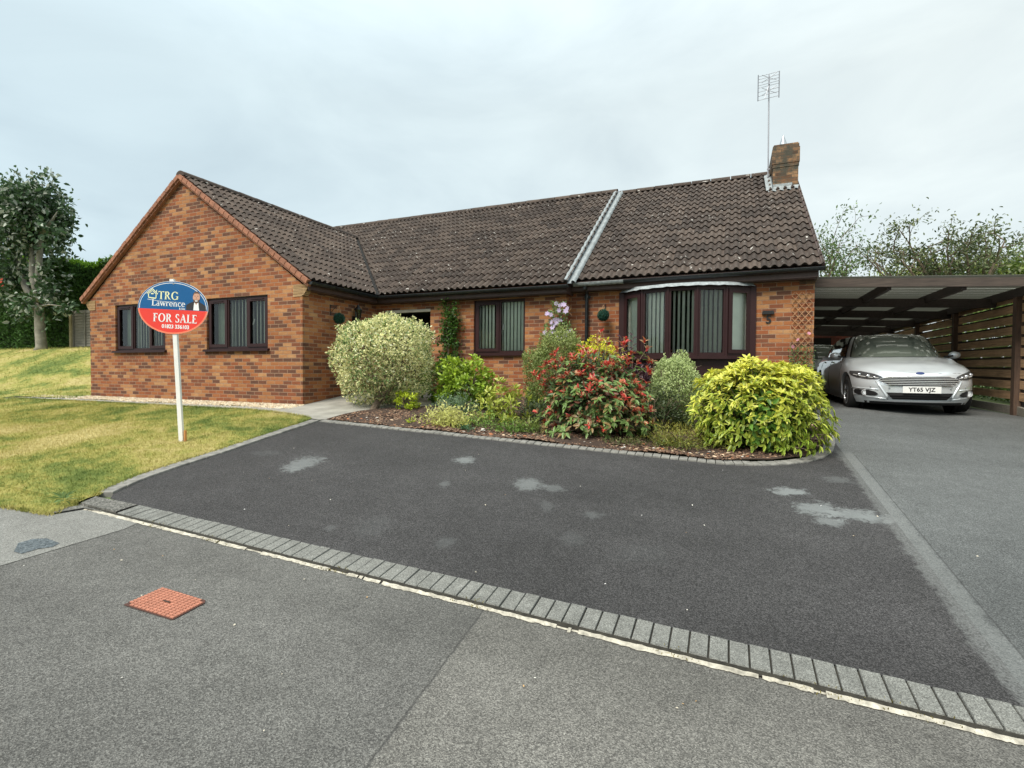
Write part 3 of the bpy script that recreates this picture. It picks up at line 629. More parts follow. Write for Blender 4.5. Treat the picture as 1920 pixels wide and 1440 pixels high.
# valley gutters
mb=MB(); 
for a,b in (((e,D0,EV-.0),(-W/2,D0+W/2+e,ZW)),): mb.bar(Vector(a)+Vector((0,0,.012)),Vector(b)+Vector((0,0,.012)),.22,.010,up=(.3,-.3,1))
o=mb.build('valley',MATS['dark_inside']); o.data.transform(Matrix.Translation(-Vector(house.location))); o.parent=roof
# lead bonding gutter between the middle and right roofs: two dressed lead bands over the rolls
mb=MB(); P0=Vector((XS+.10,D0,EV)); P1=Vector((XS+.10,YR,ZR)); dv=(P1-P0); ln=dv.length; dv.normalize(); nn=Vector((0,-st,ct)); ux=Vector((1,0,0)); nst=int(ln/GA*6)
def prof(t,side):      # height across a band
    return .052*math.sin(PI*min(1,max(0,t)))**.7+.008
for side,(xa,xb) in enumerate(((-.105,-.012),(.046,.140))):
    K=6
    for i in range(nst):
        for k in range(K):
            q=[]
            for (ii,kk) in ((i,k),(i,k+1),(i+1,k+1),(i+1,k)):
                s=ln*ii/nst; t=kk/K; ph=(s/GA)%1.0 if ii==i else ((s/GA)%1.0 or 1.0)
                h=prof(t,side)+.034*(1-ph)+(.0 if side==0 else -.04); wob=.007*math.sin(s*19+side)
                q.append(P0+dv*s+nn*h+ux*(xa+(xb-xa)*t+wob))
            mb.poly(q)
for i in range(nst): mb.poly([P0+dv*(ln*i/nst)+nn*.001+ux*-.02,P0+dv*(ln*i/nst)+nn*-.012+ux*.08,P0+dv*(ln*(i+1)/nst)+nn*-.012+ux*.08,P0+dv*(ln*(i+1)/nst)+nn*.001+ux*-.02])
hp(mb.build('lead_strip',MATS['lead']))
# ---- verges on the wing gable: bedded undercloak and tile edge in red brown
mb=MB()
for sx in (-1,1):
    xe=0+e if sx>0 else -W-e; N_=26
    for i in range(N_):
        t0,t1=i/N_,(i+1)/N_-.004; f=lambda t:Vector((xe+(-W/2-xe)*t,-.055,EV-.045+(ZW-EV)*t))
        a,b=f(t0),f(t1); j=random.uniform(-.004,.004); mb.bar(a+Vector((0,j,.012)),b+Vector((0,j,.012)),.10,.085)
    a,b=f(0),f(1); mb.bar(a+Vector((0,.02,-.055)),b+Vector((0,.02,-.055)),.075,.05)
hp(mb.build('verge',MATS['verge']))
mb=MB(); mb.bar((9.03,DR-OH+.0,EV2+.0),(9.03,YR2,ZR2+.0),.05,.08); hp(mb.build('verge',MATS['fascia']))
# ---- fascia, soffit, gutters, downpipe
mb=MB()
mb.box(e-.035,e-.012,-.03,D0,EV-.17,EV-.01); mb.box(0,e-.035,.02,D0+.05,EV-.185,EV-.165)
mb.box(e-.012,XS+.06,D0+.012,D0+.035,EV-.17,EV-.01); mb.box(.0,XS+.06,D0+.035,D,EV-.185,EV-.165)
mb.box(XS+.06,XR+.03,DR-OH+.012,DR-OH+.035,EV2-.185,EV2-.01); mb.box(XS+.06,XR,DR-OH+.035,DR,EV2-.2,EV2-.18); mb.box(XS+.05,XS+.073,D0+.04,DR,EV-.185,EV)
hp(mb.build('fascia',MATS['fascia']))
def gutter(name,pts,r=.056,mat='gutter'):
    mb=MB(); pts=[Vector(p) for p in pts]
    for i in range(len(pts)-1):
        a,b=pts[i],pts[i+1]; d=(b-a).normalized(); x=d.cross(Vector((0,0,1))); K=8
        for k in range(K):
            a0,a1=PI+PI*k/K,PI+PI*(k+1)/K; f=lambda p,t,rr=r:p+x*math.cos(t)*rr+Vector((0,0,math.sin(t)*rr))
            mb.poly([f(a,a0),f(a,a1),f(b,a1),f(b,a0)]); g=lambda p,t:f(p,t,r-.006); mb.poly([g(b,a0),g(b,a1),g(a,a1),g(a,a0)])
        for p in (a,b): mb.poly([p+x*math.cos(PI+PI*k/K)*r+Vector((0,0,math.sin(PI+PI*k/K)*r)) for k in range(K+1)])
        for s in (-1,1): mb.bar(a+x*s*r,b+x*s*r,.009,.011)
        n=int((b-a).length/.9)
        for q in range(1,n+1):
            c=a.lerp(b,q/(n+1)); K2=8
            for k in range(K2):
                a0,a1=PI+PI*k/K2,PI+PI*(k+1)/K2; h_=lambda p,t:p+x*math.cos(t)*(r+.008)+Vector((0,0,math.sin(t)*(r+.008))); mb.poly([h_(c-d*.02,a0),h_(c-d*.02,a1),h_(c+d*.02,a1),h_(c+d*.02,a0)])
    return hp(mb.build(name,MATS[mat],auto=40))
gx_=e+.045; gyy=D0-.045
gutter('gutter',[(gx_,-.06,EV-.035),(gx_,gyy,EV-.037)]); gutter('gutter',[(gx_-.04,gyy,EV-.037),(XS+.12,gyy,EV-.045)]); gutter('gutter',[(XS+.16,DR-OH-.045,EV2-.055),(9.05,DR-OH-.045,EV2-.035)])
gl=gutter('gutter',[(XS+.15,DR-OH-.052,EV2-.056),(5.75,DR-OH-.052,EV2-.051)],.060,'lead'); gl['label']='weathered grey length of gutter beside the lead strip'
mb=MB(); xd=4.99; yd=DR-.06
mb.tube([(xd,DR-OH-.04,EV2-.09),(xd,DR-OH-.04,EV2-.15),(xd,yd,EV2-.24),(xd,yd,-.2)],.036,10); 
for z in (2.21,1.3): mb.tube([(xd,yd,z),(xd,yd,z+.05)],.043,10); mb.box(xd-.06,xd+.06,yd+.02,DR,z+.005,z+.045)
hp(mb.build('downpipe',MATS['gutter'],auto=40))
# ---- chimney
mb=MB(); cx0,cx1,cy0,cy1=8.50,9.02,5.88,6.96; zb=4.6
for (z0,z1,g) in ((zb,5.52,0),(5.52,5.60,.012),(5.60,5.94,.024),(5.94,6.02,.010)):
    mb.box(cx0-g,cx1+g,cy0-g,cy1+g,z0+.001,z1)
mb.box(cx0+.01,cx1-.01,cy0+.01,cy1-.01,6.02,6.05)
ch=mb.build('chimney',MATS['chimney_brick']); ch.data.transform(Matrix.Translation(-Vector(house.location))); ch.parent=r3
mb=MB(); mb.lathe([(.12,6.02),(.115,6.08),(.10,6.10),(.085,6.12),(.06,6.2),(.02,6.32),(.003,6.36)],(8.72,6.12,0),16); o=mb.build('chimney_cowl',MATS['metal'],smooth=True); o.data.transform(Matrix.Translation(-Vector(house.location))); o.parent=r3
mb=MB(); zf=lambda y:EV2+TP*(y-DR+OH)
for i in range(8):
    xa=cx0-.10+i*.08
    mb.poly([(xa,cy0-.16,zf(cy0-.16)+.03+.03*(i%2)),(xa+.08,cy0-.16,zf(cy0-.16)+.03+.03*((i+1)%2)),(xa+.08,cy0-.006,zf(cy0)+.07),(xa,cy0-.006,zf(cy0)+.07)])
mb.box(cx0-.01,cx1-.12,cy0-.012,cy0-.002,zf(cy0)+.06,zf(cy0)+.13)
for i in range(4):
    y0=cy0-.1+i*.26; mb.poly([(cx0-.14,y0,zf(y0)+.05),(cx0-.012,y0,zf(y0)+.06),(cx0-.012,y0+.27,zf(y0+.27)+.09),(cx0-.14,y0+.27,zf(y0+.27)+.045)])
    mb.poly([(cx0-.012,y0,zf(y0)+.02),(cx0-.012,y0+.26,zf(y0+.26)+.02),(cx0-.012,y0+.26,zf(y0+.26)+.2),(cx0-.012,y0,zf(y0)+.2)])
o=mb.build('chimney_flashing',MATS['lead']); o.data.transform(Matrix.Translation(-Vector(house.location))); o.parent=r3
# ---- wall lantern, house number, bracket
mb=MB(); lx,ly,lz=.13,1.46,1.98
mb.box(0,.02,ly-.05,ly+.05,lz-.2,lz-.05); mb.tube([(.0,ly,lz-.16),(.08,ly,lz-.2),(lx,ly,lz-.13)],.012,6); mb.lathe([(.02,-.13),(.05,-.10),(.055,-.09)],(lx,ly,lz),6); mb.lathe([(.09,.09),(.085,.10),(.03,.16),(.012,.20)],(lx,ly,lz),6)
for k in range(6):
    a=PI/3*k; mb.bar((lx+.05*math.cos(a),ly+.05*math.sin(a),lz-.09),(lx+.078*math.cos(a),ly+.078*math.sin(a),lz+.095),.009)
lan=hp(mb.build('wall_lantern',MATS['black_iron'])); mb=MB(); mb.lathe([(.045,-.085),(.072,.09)],(lx,ly,lz),6); o=mb.build('lantern_glass',MATS['car_glass']); o.data.transform(Matrix.Translation(off)); o.parent=lan
plq=MB(); px_=8.235; plq.box(px_-.095,px_+.095,DR-.055,DR,1.775,1.815); plq.box(px_-.085,px_+.085,DR-.05,DR-.002,1.815,1.835); hp(plq.build('number_lamp',MATS['black_iron']))
def text(name,body,size,M,mat,parent=None,extr=.002,align='CENTER',bold=0,sx=1):
    c=bpy.data.curves.new(name,'FONT'); c.body=body; c.size=size; c.extrude=extr; c.align_x=align; c.align_y='CENTER'; c.offset=bold; c.resolution_u=3
    t=bpy.data.objects.new('tmp',c); C.objects.link(t); bpy.context.view_layer.update()
    me=bpy.data.meshes.new_from_object(t.evaluated_get(bpy.context.evaluated_depsgraph_get())); bpy.data.objects.remove(t); bpy.data.curves.remove(c)
    me.name=name; me.transform(M@Matrix.Diagonal((sx,1,1,1))); me.materials.clear(); me.materials.append(MATS[mat]); return link(name,me,parent)
FRONT=Matrix(((1,0,0,0),(0,0,-1,0),(0,1,0,0),(0,0,0,1)))   # text plane facing -Y
o=text('house_number','5',.20,Matrix.Translation((px_+.01,DR-.012,1.68))@FRONT,'black_iron',bold=.004); hp(o)
# ---- aerial on its mast against the chimney
mb=MB(); ax,ay=8.44,6.55; top=8.05
mb.tube([(ax,ay,5.3),(ax-.02,ay,top-.1)],.016,6); mb.tube([(ax-.02,ay,top-.1),(ax-.02,ay,top)],.012,6)
root=thing('television_aerial','grey four-bay grid aerial on a tall thin mast beside the chimney','aerial',(ax,ay,5.3)); put(mb.build('mast',MATS['aerial_metal']),root)
mb=MB(); 
for z0,z1 in ((top-.24,top-.02),(top-.60,top-.30)):
    for k in range(4): mb.tube([(ax-.26,ay-.03,z0+(z1-z0)*k/3),(ax+.20,ay-.06,z0+(z1-z0)*k/3+.02)],.006,5)
    for xx in (-.26,.20): mb.tube([(ax+xx,ay-.05,z0-.02),(ax+xx,ay-.05,z1+.03)],.013,5)
put(mb.build('reflector',MATS['aerial_metal']),root)
mb=MB()
for z in (top-.14,top-.45):
    for sx in (-1,1):
        mb.tube([(ax-.02,ay-.12,z),(ax-.02+sx*.16,ay-.13,z+.09)],.006,5); mb.tube([(ax-.02,ay-.12,z),(ax-.02+sx*.16,ay-.13,z-.09)],.006,5)
mb.tube([(ax-.02,ay-.12,top-.5),(ax-.02,ay-.12,top-.1)],.008,5); mb.bar((ax-.02,ay,top-.28),(ax-.02,ay-.13,top-.28),.03); mb.tube([(ax-.02,ay-.1,top-.3),(ax-.12,ay-.2,top-.66)],.008,5)
put(mb.build('dipoles',MATS['aerial_metal']),root)
for z in (5.45,5.75): mb=MB(); mb.bar((ax-.03,ay,z),(cx0,ay,z),.03); put(mb.build('mast_bracket',MATS['aerial_metal']),root)
# ------------------------------------------------------------------ leaves
def leafmat(name,rough=.45,trans=.3,spec=.4):
    m=bpy.data.materials.new(name); m.use_nodes=True; nt=m.node_tree; nt.nodes.clear(); MATS[name]=m
    o=N(nt,'ShaderNodeOutputMaterial'); p=N(nt,'ShaderNodeBsdfPrincipled',inp={'Roughness':rough,'Specular IOR Level':spec}); a=N(nt,'ShaderNodeAttribute',attribute_name='col')
    L(nt,a.outputs['Color'],p.inputs['Base Color']); t=N(nt,'ShaderNodeBsdfTranslucent'); L(nt,a.outputs['Color'],t.inputs[0]); mx=N(nt,'ShaderNodeMixShader',inp={0:trans})
    L(nt,p.outputs[0],mx.inputs[1]); L(nt,t.outputs[0],mx.inputs[2]); L(nt,mx.outputs[0],o.inputs[0])
leafmat('leaf'); leafmat('leaf_gloss',.35,.32,.45); leafmat('leaf_matte',.7,.3,.2); leafmat('petal',.6,.4,.2)
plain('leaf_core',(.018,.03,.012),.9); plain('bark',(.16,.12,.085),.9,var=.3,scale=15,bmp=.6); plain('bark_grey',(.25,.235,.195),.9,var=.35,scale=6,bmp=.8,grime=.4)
def leaves(name,P,Dd,Nn,Ln,wr,cmid,cedge,mat,fold=.18,droop=.25):
    """each leaf: 5 points round a midrib point; midrib takes cmid, margin takes cedge"""
    P=np.asarray(P,float);Dd=np.asarray(Dd,float);Nn=np.asarray(Nn,float);n=len(P)
    Dd=Dd/np.maximum(np.linalg.norm(Dd,axis=1),1e-6)[:,None]; S=np.cross(Dd,Nn); S/=np.maximum(np.linalg.norm(S,axis=1),1e-6)[:,None]; U=np.cross(S,Dd)
    Ln=np.broadcast_to(Ln,(n,)).reshape(n,1); w=Ln*wr/2
    V=np.stack([P,P+Dd*Ln*.33+S*w*.9+U*w*fold*2,P+Dd*Ln*.68+S*w*.72+U*(w*fold*2-Ln*droop*.25),P+Dd*Ln-U*Ln*droop*.6,P+Dd*Ln*.68-S*w*.72+U*(w*fold*2-Ln*droop*.25),P+Dd*Ln*.33-S*w*.9+U*w*fold*2,P+Dd*Ln*.5-U*Ln*droop*.1],1).reshape(-1,3)
    T=np.array([[0,1,6],[1,2,6],[2,3,6],[3,4,6],[4,5,6],[5,0,6]]); Fc=(T[None]+7*np.arange(n)[:,None,None]).reshape(-1,3)
    me=bpy.data.meshes.new(name); me.vertices.add(len(V)); me.vertices.foreach_set('co',V.astype(np.float32).ravel())
    me.loops.add(Fc.size); me.loops.foreach_set('vertex_index',Fc.astype(np.int32).ravel()); me.polygons.add(len(Fc)); me.polygons.foreach_set('loop_start',np.arange(0,Fc.size,3,dtype=np.int32))
    try: me.polygons.foreach_set('loop_total',np.full(len(Fc),3,dtype=np.int32))
    except Exception: pass
    at=me.color_attributes.new('col','FLOAT_COLOR','POINT'); cm=np.broadcast_to(cmid,(n,3)); ce=np.broadcast_to(cedge,(n,3))
    CC=np.ones((n,7,4)); CC[:,:6,:3]=ce[:,None]; CC[:,6,:3]=cm; at.data.foreach_set('color',CC.astype(np.float32).ravel())
    me.materials.append(MATS[mat]); me.update(calc_edges=True); me.validate(); return link(name,me)
class Lump:
    def __init__(s,seed,amp=.12,k=14,f=2.2):
        r=np.random.default_rng(seed); s.w=r.normal(size=(k,3))*f; s.p=r.uniform(0,6.28,k); s.a=amp/math.sqrt(k)*1.6
    def __call__(s,v): return 1+s.a*np.cos(v@s.w.T*2+s.p).sum(1)
def sph(n): v=rng.normal(size=(n,3)); return v/np.linalg.norm(v,axis=1)[:,None]
def bush(name,label,cat,c,r,n,L_,wr,pal,edge=None,mat='leaf',lump=.12,lf=2.2,ground=None,up=.25,spread=.7,depth=.35,inner=.25,stems=8,seed=1,group=None,top=None,flat=2,clusters=0,stemcol='bark',zcol=None,box=False,shoots=16,sl=.16):
    """c centre, r radii; pal(n,v,h)->(mid colours, edge colours); returns root"""
    c=np.array(c,float); r=np.array(r,float); g=H(c[0],c[1])+.02 if ground is None else ground
    root=thing(name,label,cat,(c[0],c[1],g),group); lm=Lump(seed,lump,14,lf)
    m=int(n*1.0); v=sph(m)
    if clusters:     # rosettes: leaves fan from shoot tips
        tips=sph(clusters); tip_r=lm(tips)*(1-rng.random(clusters)**2*depth); idx=rng.integers(0,clusters,m); v=tips[idx]
        rad=tip_r[idx]+rng.uniform(-.04,.0,m)
        e=np.sign(v)*np.abs(v)**.8 if box else v
        P=c+e*r*rad[:,None]
        ax=v+np.array([0,0,up+.1]); ax/=np.linalg.norm(ax,axis=1)[:,None]
        Dd=ax*.55+rng.normal(size=(m,3))*spread; Nn=ax+rng.normal(size=(m,3))*.25
        P=P+Dd/np.linalg.norm(Dd,axis=1)[:,None]*L_*.15
    else:
        rad=lm(v)*(1-rng.random(m)**1.6*depth); ins=rng.random(m)<inner; rad=np.where(ins,rng.uniform(.25,.85,m),rad)
        e=np.sign(v)*np.abs(v)**.75 if box else v
        P=c+e*r*rad[:,None]+rng.normal(size=(m,3))*.012
        Dd=v*.6+rng.normal(size=(m,3))*spread+np.array([0,0,up]); Nn=v+rng.normal(size=(m,3))*.55+np.array([0,0,.3])
    if shoots:      # stray shoots standing proud of the outline
        ms=int(m*.045); sd_=sph(shoots); sd_[:,2]=np.abs(sd_[:,2]); ji=rng.integers(0,shoots,ms); tt=rng.random(ms); rs=lm(sd_)[ji]*(.93+tt*sl*rng.uniform(.5,1.2,shoots)[ji])
        es=np.sign(sd_)*np.abs(sd_)**(.8 if box else 1); P[:ms]=c+es[ji]*r*rs[:,None]+np.stack([np.zeros(ms),np.zeros(ms),tt*r[2]*.05],1)+rng.normal(size=(ms,3))*.010; v[:ms]=sd_[ji]
    k=P[:,2]>g+.02
    if top is not None: k&=P[:,2]<top+rng.normal(size=m)*.02
    P,Dd,Nn,v,rad=P[k],Dd[k],Nn[k],v[k],rad[k]; m=len(P); hh=(P[:,2]-g)/max(.01,(c[2]+r[2]-g))
    cm,ce=pal(m,v,hh); Ls=L_*rng.uniform(.65,1.25,m)
    o=leaves('foliage',P-np.array(root.location),Dd,Nn,Ls,wr,cm,ce,mat); o.parent=root
    mb=MB(); base=Vector((c[0],c[1],g))
    for i in range(stems):
        a=2*PI*i/stems+random.random(); q=Vector((c[0]+r[0]*.75*math.cos(a)*random.uniform(.5,1),c[1]+r[1]*.75*math.sin(a)*random.uniform(.5,1),c[2]+r[2]*random.uniform(.1,.7)))
        b0=base+Vector((math.cos(a),math.sin(a),0))*min(r[0],.3)*.25; md=b0.lerp(q,.5)+Vector((random.uniform(-.05,.05),random.uniform(-.05,.05),.02))
        mb.tube([b0-base,md-base,q-base],[.014,.009,.004],5)
        for _ in range(3):
            w_=md.lerp(q,random.random()); e_=w_+Vector((random.uniform(-1,1)*r[0],random.uniform(-1,1)*r[1],random.uniform(0,1)*r[2]))*.35; mb.tube([w_-base,e_-base],[.005,.002],4)
    if stems: o=mb.build('stems',MATS[stemcol]); o.parent=root
    return root
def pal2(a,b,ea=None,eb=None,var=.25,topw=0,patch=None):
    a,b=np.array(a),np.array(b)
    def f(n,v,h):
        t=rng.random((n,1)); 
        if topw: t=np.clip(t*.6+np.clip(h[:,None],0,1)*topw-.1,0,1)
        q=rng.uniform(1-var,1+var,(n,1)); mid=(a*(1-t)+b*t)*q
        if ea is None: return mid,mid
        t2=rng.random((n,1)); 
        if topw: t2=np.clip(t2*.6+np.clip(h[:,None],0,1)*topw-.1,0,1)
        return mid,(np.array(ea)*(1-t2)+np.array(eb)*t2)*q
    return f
# ------------------------------------------------------------------ for-sale board
def sign():
    bx,by,bz=.46,-2.70,H(.46,-2.70); root=thing('for_sale_sign','oval blue and red for sale board on a leaning white post in the lawn','sign',(bx,by,bz))
    r=Vector((rt.x,rt.y,0)).normalized(); r=(Matrix.Rotation(R(-6),3,'Z')@r); nrm=Vector((0,0,1)).cross(r)*1.0     # nrm points away from the viewer
    nrm=Vector((-r.y,r.x,0)); up=(Vector((0,0,1))-r*.052).normalized(); base=Vector((bx,by,bz-.02))
    mb=MB(); mb.bar(base,base+up*2.34,.062,.035,up=nrm)
    po=mb.build('post',MATS['white_paint']); put(po,root)
    mb=MB(); s=base+r*.035+nrm*-.0; mb.bar(s+r*.02,s+r*.02+Vector((0,0,.20)),.022,.03,up=nrm); put(mb.build('stake',MATS['stake']),root)
    c=base+up*1.935-nrm*.024; ang=R(-3.0); X=(r*math.cos(ang)+Vector((0,0,1))*math.sin(ang)).normalized(); Z=(Vector((0,0,1))*math.cos(ang)-r*math.sin(ang)).normalized(); Y=-nrm
    M=Matrix(((X.x,Z.x,Y.x,c.x),(X.y,Z.y,Y.y,c.y),(X.z,Z.z,Y.z,c.z),(0,0,0,1)))     # local x right, y up, z to viewer
    A,B=.535,.372; K=64; div=-.028
    def ell(a,b,lo=None,hi=None): 
        pts=[(a*math.cos(2*PI*k/K),b*math.sin(2*PI*k/K)) for k in range(K)]; return pts
    mb=MB(); P=ell(A,B); mb.poly([M@Vector((x,y,0)) for x,y in P],m=0); mb.poly([M@Vector((x,y,-.006)) for x,y in P[::-1]],m=0)
    for k in range(K): a,b=P[k],P[(k+1)%K]; mb.poly([M@Vector((*a,-.006)),M@Vector((*b,-.006)),M@Vector((*b,0)),M@Vector((*a,0))],m=0)
    def half(a,b,top,z,m):
        t0=math.asin(max(-1,min(1,div/b))); t=np.linspace(t0,PI-t0,40) if top else np.linspace(PI-t0,2*PI+t0,40)
        mb.poly([M@Vector((a*math.cos(q),b*math.sin(q),z)) for q in t],m=m)
    half(A-.004,B-.004,True,.0008,1); half(A-.004,B-.004,False,.0008,2)
    # white keyline inside the edge, light red below
    def rimline(a,b,w_,z,t0,t1,m,n=60):
        for i in range(n):
            q0,q1=t0+(t1-t0)*i/n,t0+(t1-t0)*(i+1)/n
            mb.poly([M@Vector((a*math.cos(q0),b*math.sin(q0),z)),M@Vector((a*math.cos(q1),b*math.sin(q1),z)),M@Vector(((a-w_)*math.cos(q1),(b-w_)*math.sin(q1),z)),M@Vector(((a-w_)*math.cos(q0),(b-w_)*math.sin(q0),z))],m=m)
    rimline(A-.022,B-.022,.008,.0014,-.08,PI+.08,0); rimline(A-.002,B-.002,.022,.0014,PI+.1,2*PI-.1,3)
    bd=mb.build('board',[MATS['sign_white'],MATS['sign_blue'],MATS['sign_red'],MATS['sign_pink']]); put(bd,root)
    # ---- roman capitals drawn as thick and thin strokes with serifs
    def glyphs(txt,x,y,h,z,mat,name,track=.10,wt=1.0,width=None):
        X0=x; RAW=[]
        T=.17*wt; t=.075*wt; S=.045; mb=MB()
        def rect(x0,y0,x1,y1): RAW.append([(x+a*h,y+b*h) for a,b in ((x0,y0),(x1,y0),(x1,y1),(x0,y1))])
        def line(x0,y0,x1,y1,w):  # slanted, horizontal width w
            RAW.append([(x+a*h,y+b*h) for a,b in ((x0,y0),(x0+w,y0),(x1+w,y1),(x1,y1))])
        def arc(cx,cy,rx,ry,a0,a1,T1,T2,n=20):   # thickness T1 at the sides, T2 at top and bottom
            for i in range(n):
                q0,q1=R(a0+(a1-a0)*i/n),R(a0+(a1-a0)*(i+1)/n); P=[]
                for q,s in ((q0,0),(q1,0),(q1,1),(q0,1)):
                    P.append((cx+(rx-s*T1)*math.cos(q),cy+(ry-s*T2)*math.sin(q)))
                RAW.append([(x+a*h,y+b*h) for a,b in P])
        for ch in txt:
            if ch==' ': x+=.30*h; continue
            if ch=='T': rect(.28,0,.28+T,1); rect(0,1-t,.73,1); rect(0,.82,S,1-t); rect(.73-S,.82,.73,1-t); rect(.17,0,.56,S); wd=.73
            elif ch=='F': rect(.08,0,.08+T,1); rect(.0,1-t,.56,1); rect(.56-S,.80,.56,1-t); rect(.08,.5,.44,.5+t); rect(.44-S,.42,.44,.64); rect(0,0,.34,S); wd=.60
            elif ch=='E': rect(.08,0,.08+T,1); rect(0,1-t,.58,1); rect(.58-S,.82,.58,1-t); rect(.08,.48,.46,.48+t); rect(0,0,.62,t); rect(.62-S,t,.62,.2); wd=.66
            elif ch=='L': rect(.08,0,.08+T,1); rect(0,0,.60,t); rect(.60-S,t,.60,.22); rect(0,1-S,.34,1); wd=.62
            elif ch=='O': arc(.46,.5,.46,.52,0,360,T*1.05,t,32); wd=.92
            elif ch=='G': arc(.46,.5,.46,.52,40,330,T*1.05,t,28); rect(.70,.05,.70+T,.46); rect(.58,.46-S,.92,.46); rect(.78,.70,.78+S,.96); wd=.90
            elif ch=='R': rect(.08,0,.08+T,1); arc(.30,.73,.34,.27,-90,90,T,t,16); rect(.08,1-t,.31,1); rect(.08,.46,.31,.46+t); line(.60,0,.30,.48,T); rect(0,0,.34,S); rect(.58,0,.86,S); rect(0,1-S,.2,1); wd=.82
            elif ch=='S': arc(.30,.75,.25,.265,30,270,T*.85,t); arc(.30,.255,.27,.265,-150,90,T*.85,t); rect(.46,.74,.50,.98); rect(.05,.02,.09,.28); wd=.60
            elif ch=='A': line(.02,0,.36,1,t); line(.58,0,.28,1,T); rect(.16,.32,.60,.32+t*.9); rect(-.04,0,.22,S); rect(.50,0,.86,S); wd=.80
            elif ch=='w': line(.20,0,.0,.62,T*.8); line(.20,0,.38,.62,t); line(.54,0,.36,.62,T*.8); line(.56,0,.74,.62,t); rect(-.04,.60,.2,.64); rect(.64,.60,.84,.64); wd=.82
            elif ch=='a': arc(.22,.17,.2,.19,0,360,T*.7,t*.9); rect(.34,.0,.34+T*.75,.5); arc(.26,.42,.2,.21,0,150,T*.7,t*.9); rect(.34,0,.56,S); wd=.54
            elif ch=='r': rect(.08,0,.08+T*.75,.6); arc(.32,.40,.2,.21,35,150,T*.6,t); rect(0,0,.32,S); wd=.46
            elif ch=='e': arc(.28,.31,.28,.32,0,320,T*.75,t); rect(.1,.30,.54,.30+t*.8); wd=.54
            elif ch=='n': rect(.08,0,.08+T*.75,.6); arc(.33,.40,.22,.22,0,150,T*.7,t); rect(.55-T*.75,0,.55,.42); rect(0,0,.30,S); rect(.36,0,.66,S); wd=.66
            elif ch=='c': arc(.28,.31,.28,.32,45,315,T*.75,t); wd=.50
            x+=(wd+track)*h
        kx=width/(x-track*h-X0) if width else 1
        for q in RAW: mb.poly([M@Vector((X0+(a-X0)*kx,b,z)) for a,b in q])
        o=mb.build(name,MATS[mat]); o.data.transform(Matrix.Translation(-Vector(root.location))); o.parent=bd; return x
    z=.0025
    glyphs('FOR',-.292,-.205,.118,z,'sign_white','for_lettering',.07,1.1,.292); glyphs('SALE',.045,-.205,.118,z,'sign_white','sale_lettering',.07,1.1,.333)
    glyphs('TRG',-.225,.112,.112,z,'sign_yellow','agent_lettering',.07,1.05,.305)
    glyphs('Lawrence',-.322,.018,.092,z,'sign_white','agent_lettering',.035,1.0,.51)
    def tx(name,b,size,x,y,mat,bold=0,sx=1): o=text(name,b,size,M@Matrix.Translation((x,y,z)),mat,None,0.0004,bold=bold,sx=sx); o.data.transform(Matrix.Translation(-Vector(root.location))); o.parent=bd
    tx('small_lettering','& Son',.038,.145,-.010,'sign_white',.0008); tx('phone_number','01823 336103',.074,.055,-.268,'sign_white',.0022,.98)
    mb=MB()  # house emblem
    def pl_(pts,m=0,zz=z): mb.poly([M@Vector((x,y,zz)) for x,y in pts],m=m)
    def seg(a,b,w_): 
        d=Vector((b[0]-a[0],b[1]-a[1])); n=Vector((-d.y,d.x)).normalized()*w_/2; pl_([(a[0]-n.x,a[1]-n.y),(b[0]-n.x,b[1]-n.y),(b[0]+n.x,b[1]+n.y),(a[0]+n.x,a[1]+n.y)])
    ex,ey=-.318,.185
    seg((ex-.085,ey+.0),(ex,ey+.07),.012); seg((ex,ey+.07),(ex+.085,ey-.005),.012); seg((ex-.06,ey-.002),(ex,ey+.045),.010); seg((ex,ey+.045),(ex+.06,ey-.006),.010)
    seg((ex-.06,ey-.0),(ex-.055,ey-.058),.013); seg((ex+.06,ey-.004),(ex+.058,ey-.060),.013); seg((ex-.055,ey-.056),(ex+.058,ey-.064),.016); seg((ex-.02,ey+.0),(ex+.02,ey),.018)
    seg((ex+.065,ey+.055),(ex+.065,ey+.025),.012)
    o=mb.build('house_emblem',MATS['sign_yellow']); o.data.transform(Matrix.Translation(-Vector(root.location))); o.parent=bd
    mb=MB()
    for i in range(16):
        t0,t1=i/16,(i+1)/16; f=lambda t:(-.39+.56*t,.105-.02*math.sin(min(1,t*2)*PI/2)-.006*t)
        seg(f(t0),f(t1),.005*(1.2-t0))
    o=mb.build('underline',MATS['sign_white']); o.data.transform(Matrix.Translation(-Vector(root.location))); o.parent=bd
    mb=MB(); hx,hy=.355,.145   # head-and-shoulders picture
    pl_([(.205,-.022),(.205,.045),(.255,.078),(.315,.10),(.40,.10),(.455,.07),(.497,.045),(.512,-.022)],0,.0018)
    pl_([(.325,.10),(.385,.10),(.402,-.022),(.315,-.022)],1,.0022)
    pl_([(hx-.030,.118),(hx+.030,.118),(hx+.014,.075),(hx,.052),(hx-.014,.075)],2,.0026)
    pl_([(hx+.053*math.cos(2*PI*k/20),hy+.012+.075*math.sin(2*PI*k/20)) for k in range(20)],2,.0028)
    pl_([(hx-.053,hy+.03),(hx-.05,hy+.065),(hx-.025,hy+.094),(hx+.02,hy+.098),(hx+.05,hy+.068),(hx+.054,hy+.03),(hx+.046,hy+.055),(hx+.02,hy+.07),(hx-.03,hy+.068)],3,.0031)
    pl_([(hx-.050,hy-.01),(hx-.03,hy-.022),(hx,hy-.018),(hx+.03,hy-.022),(hx+.050,hy-.01),(hx+.042,hy-.045),(hx+.018,hy-.066),(hx-.018,hy-.066),(hx-.042,hy-.045)],3,.0031)
    pl_([(hx-.024,hy-.028),(hx+.024,hy-.028),(hx+.014,hy-.042),(hx-.014,hy-.042)],1,.0035)
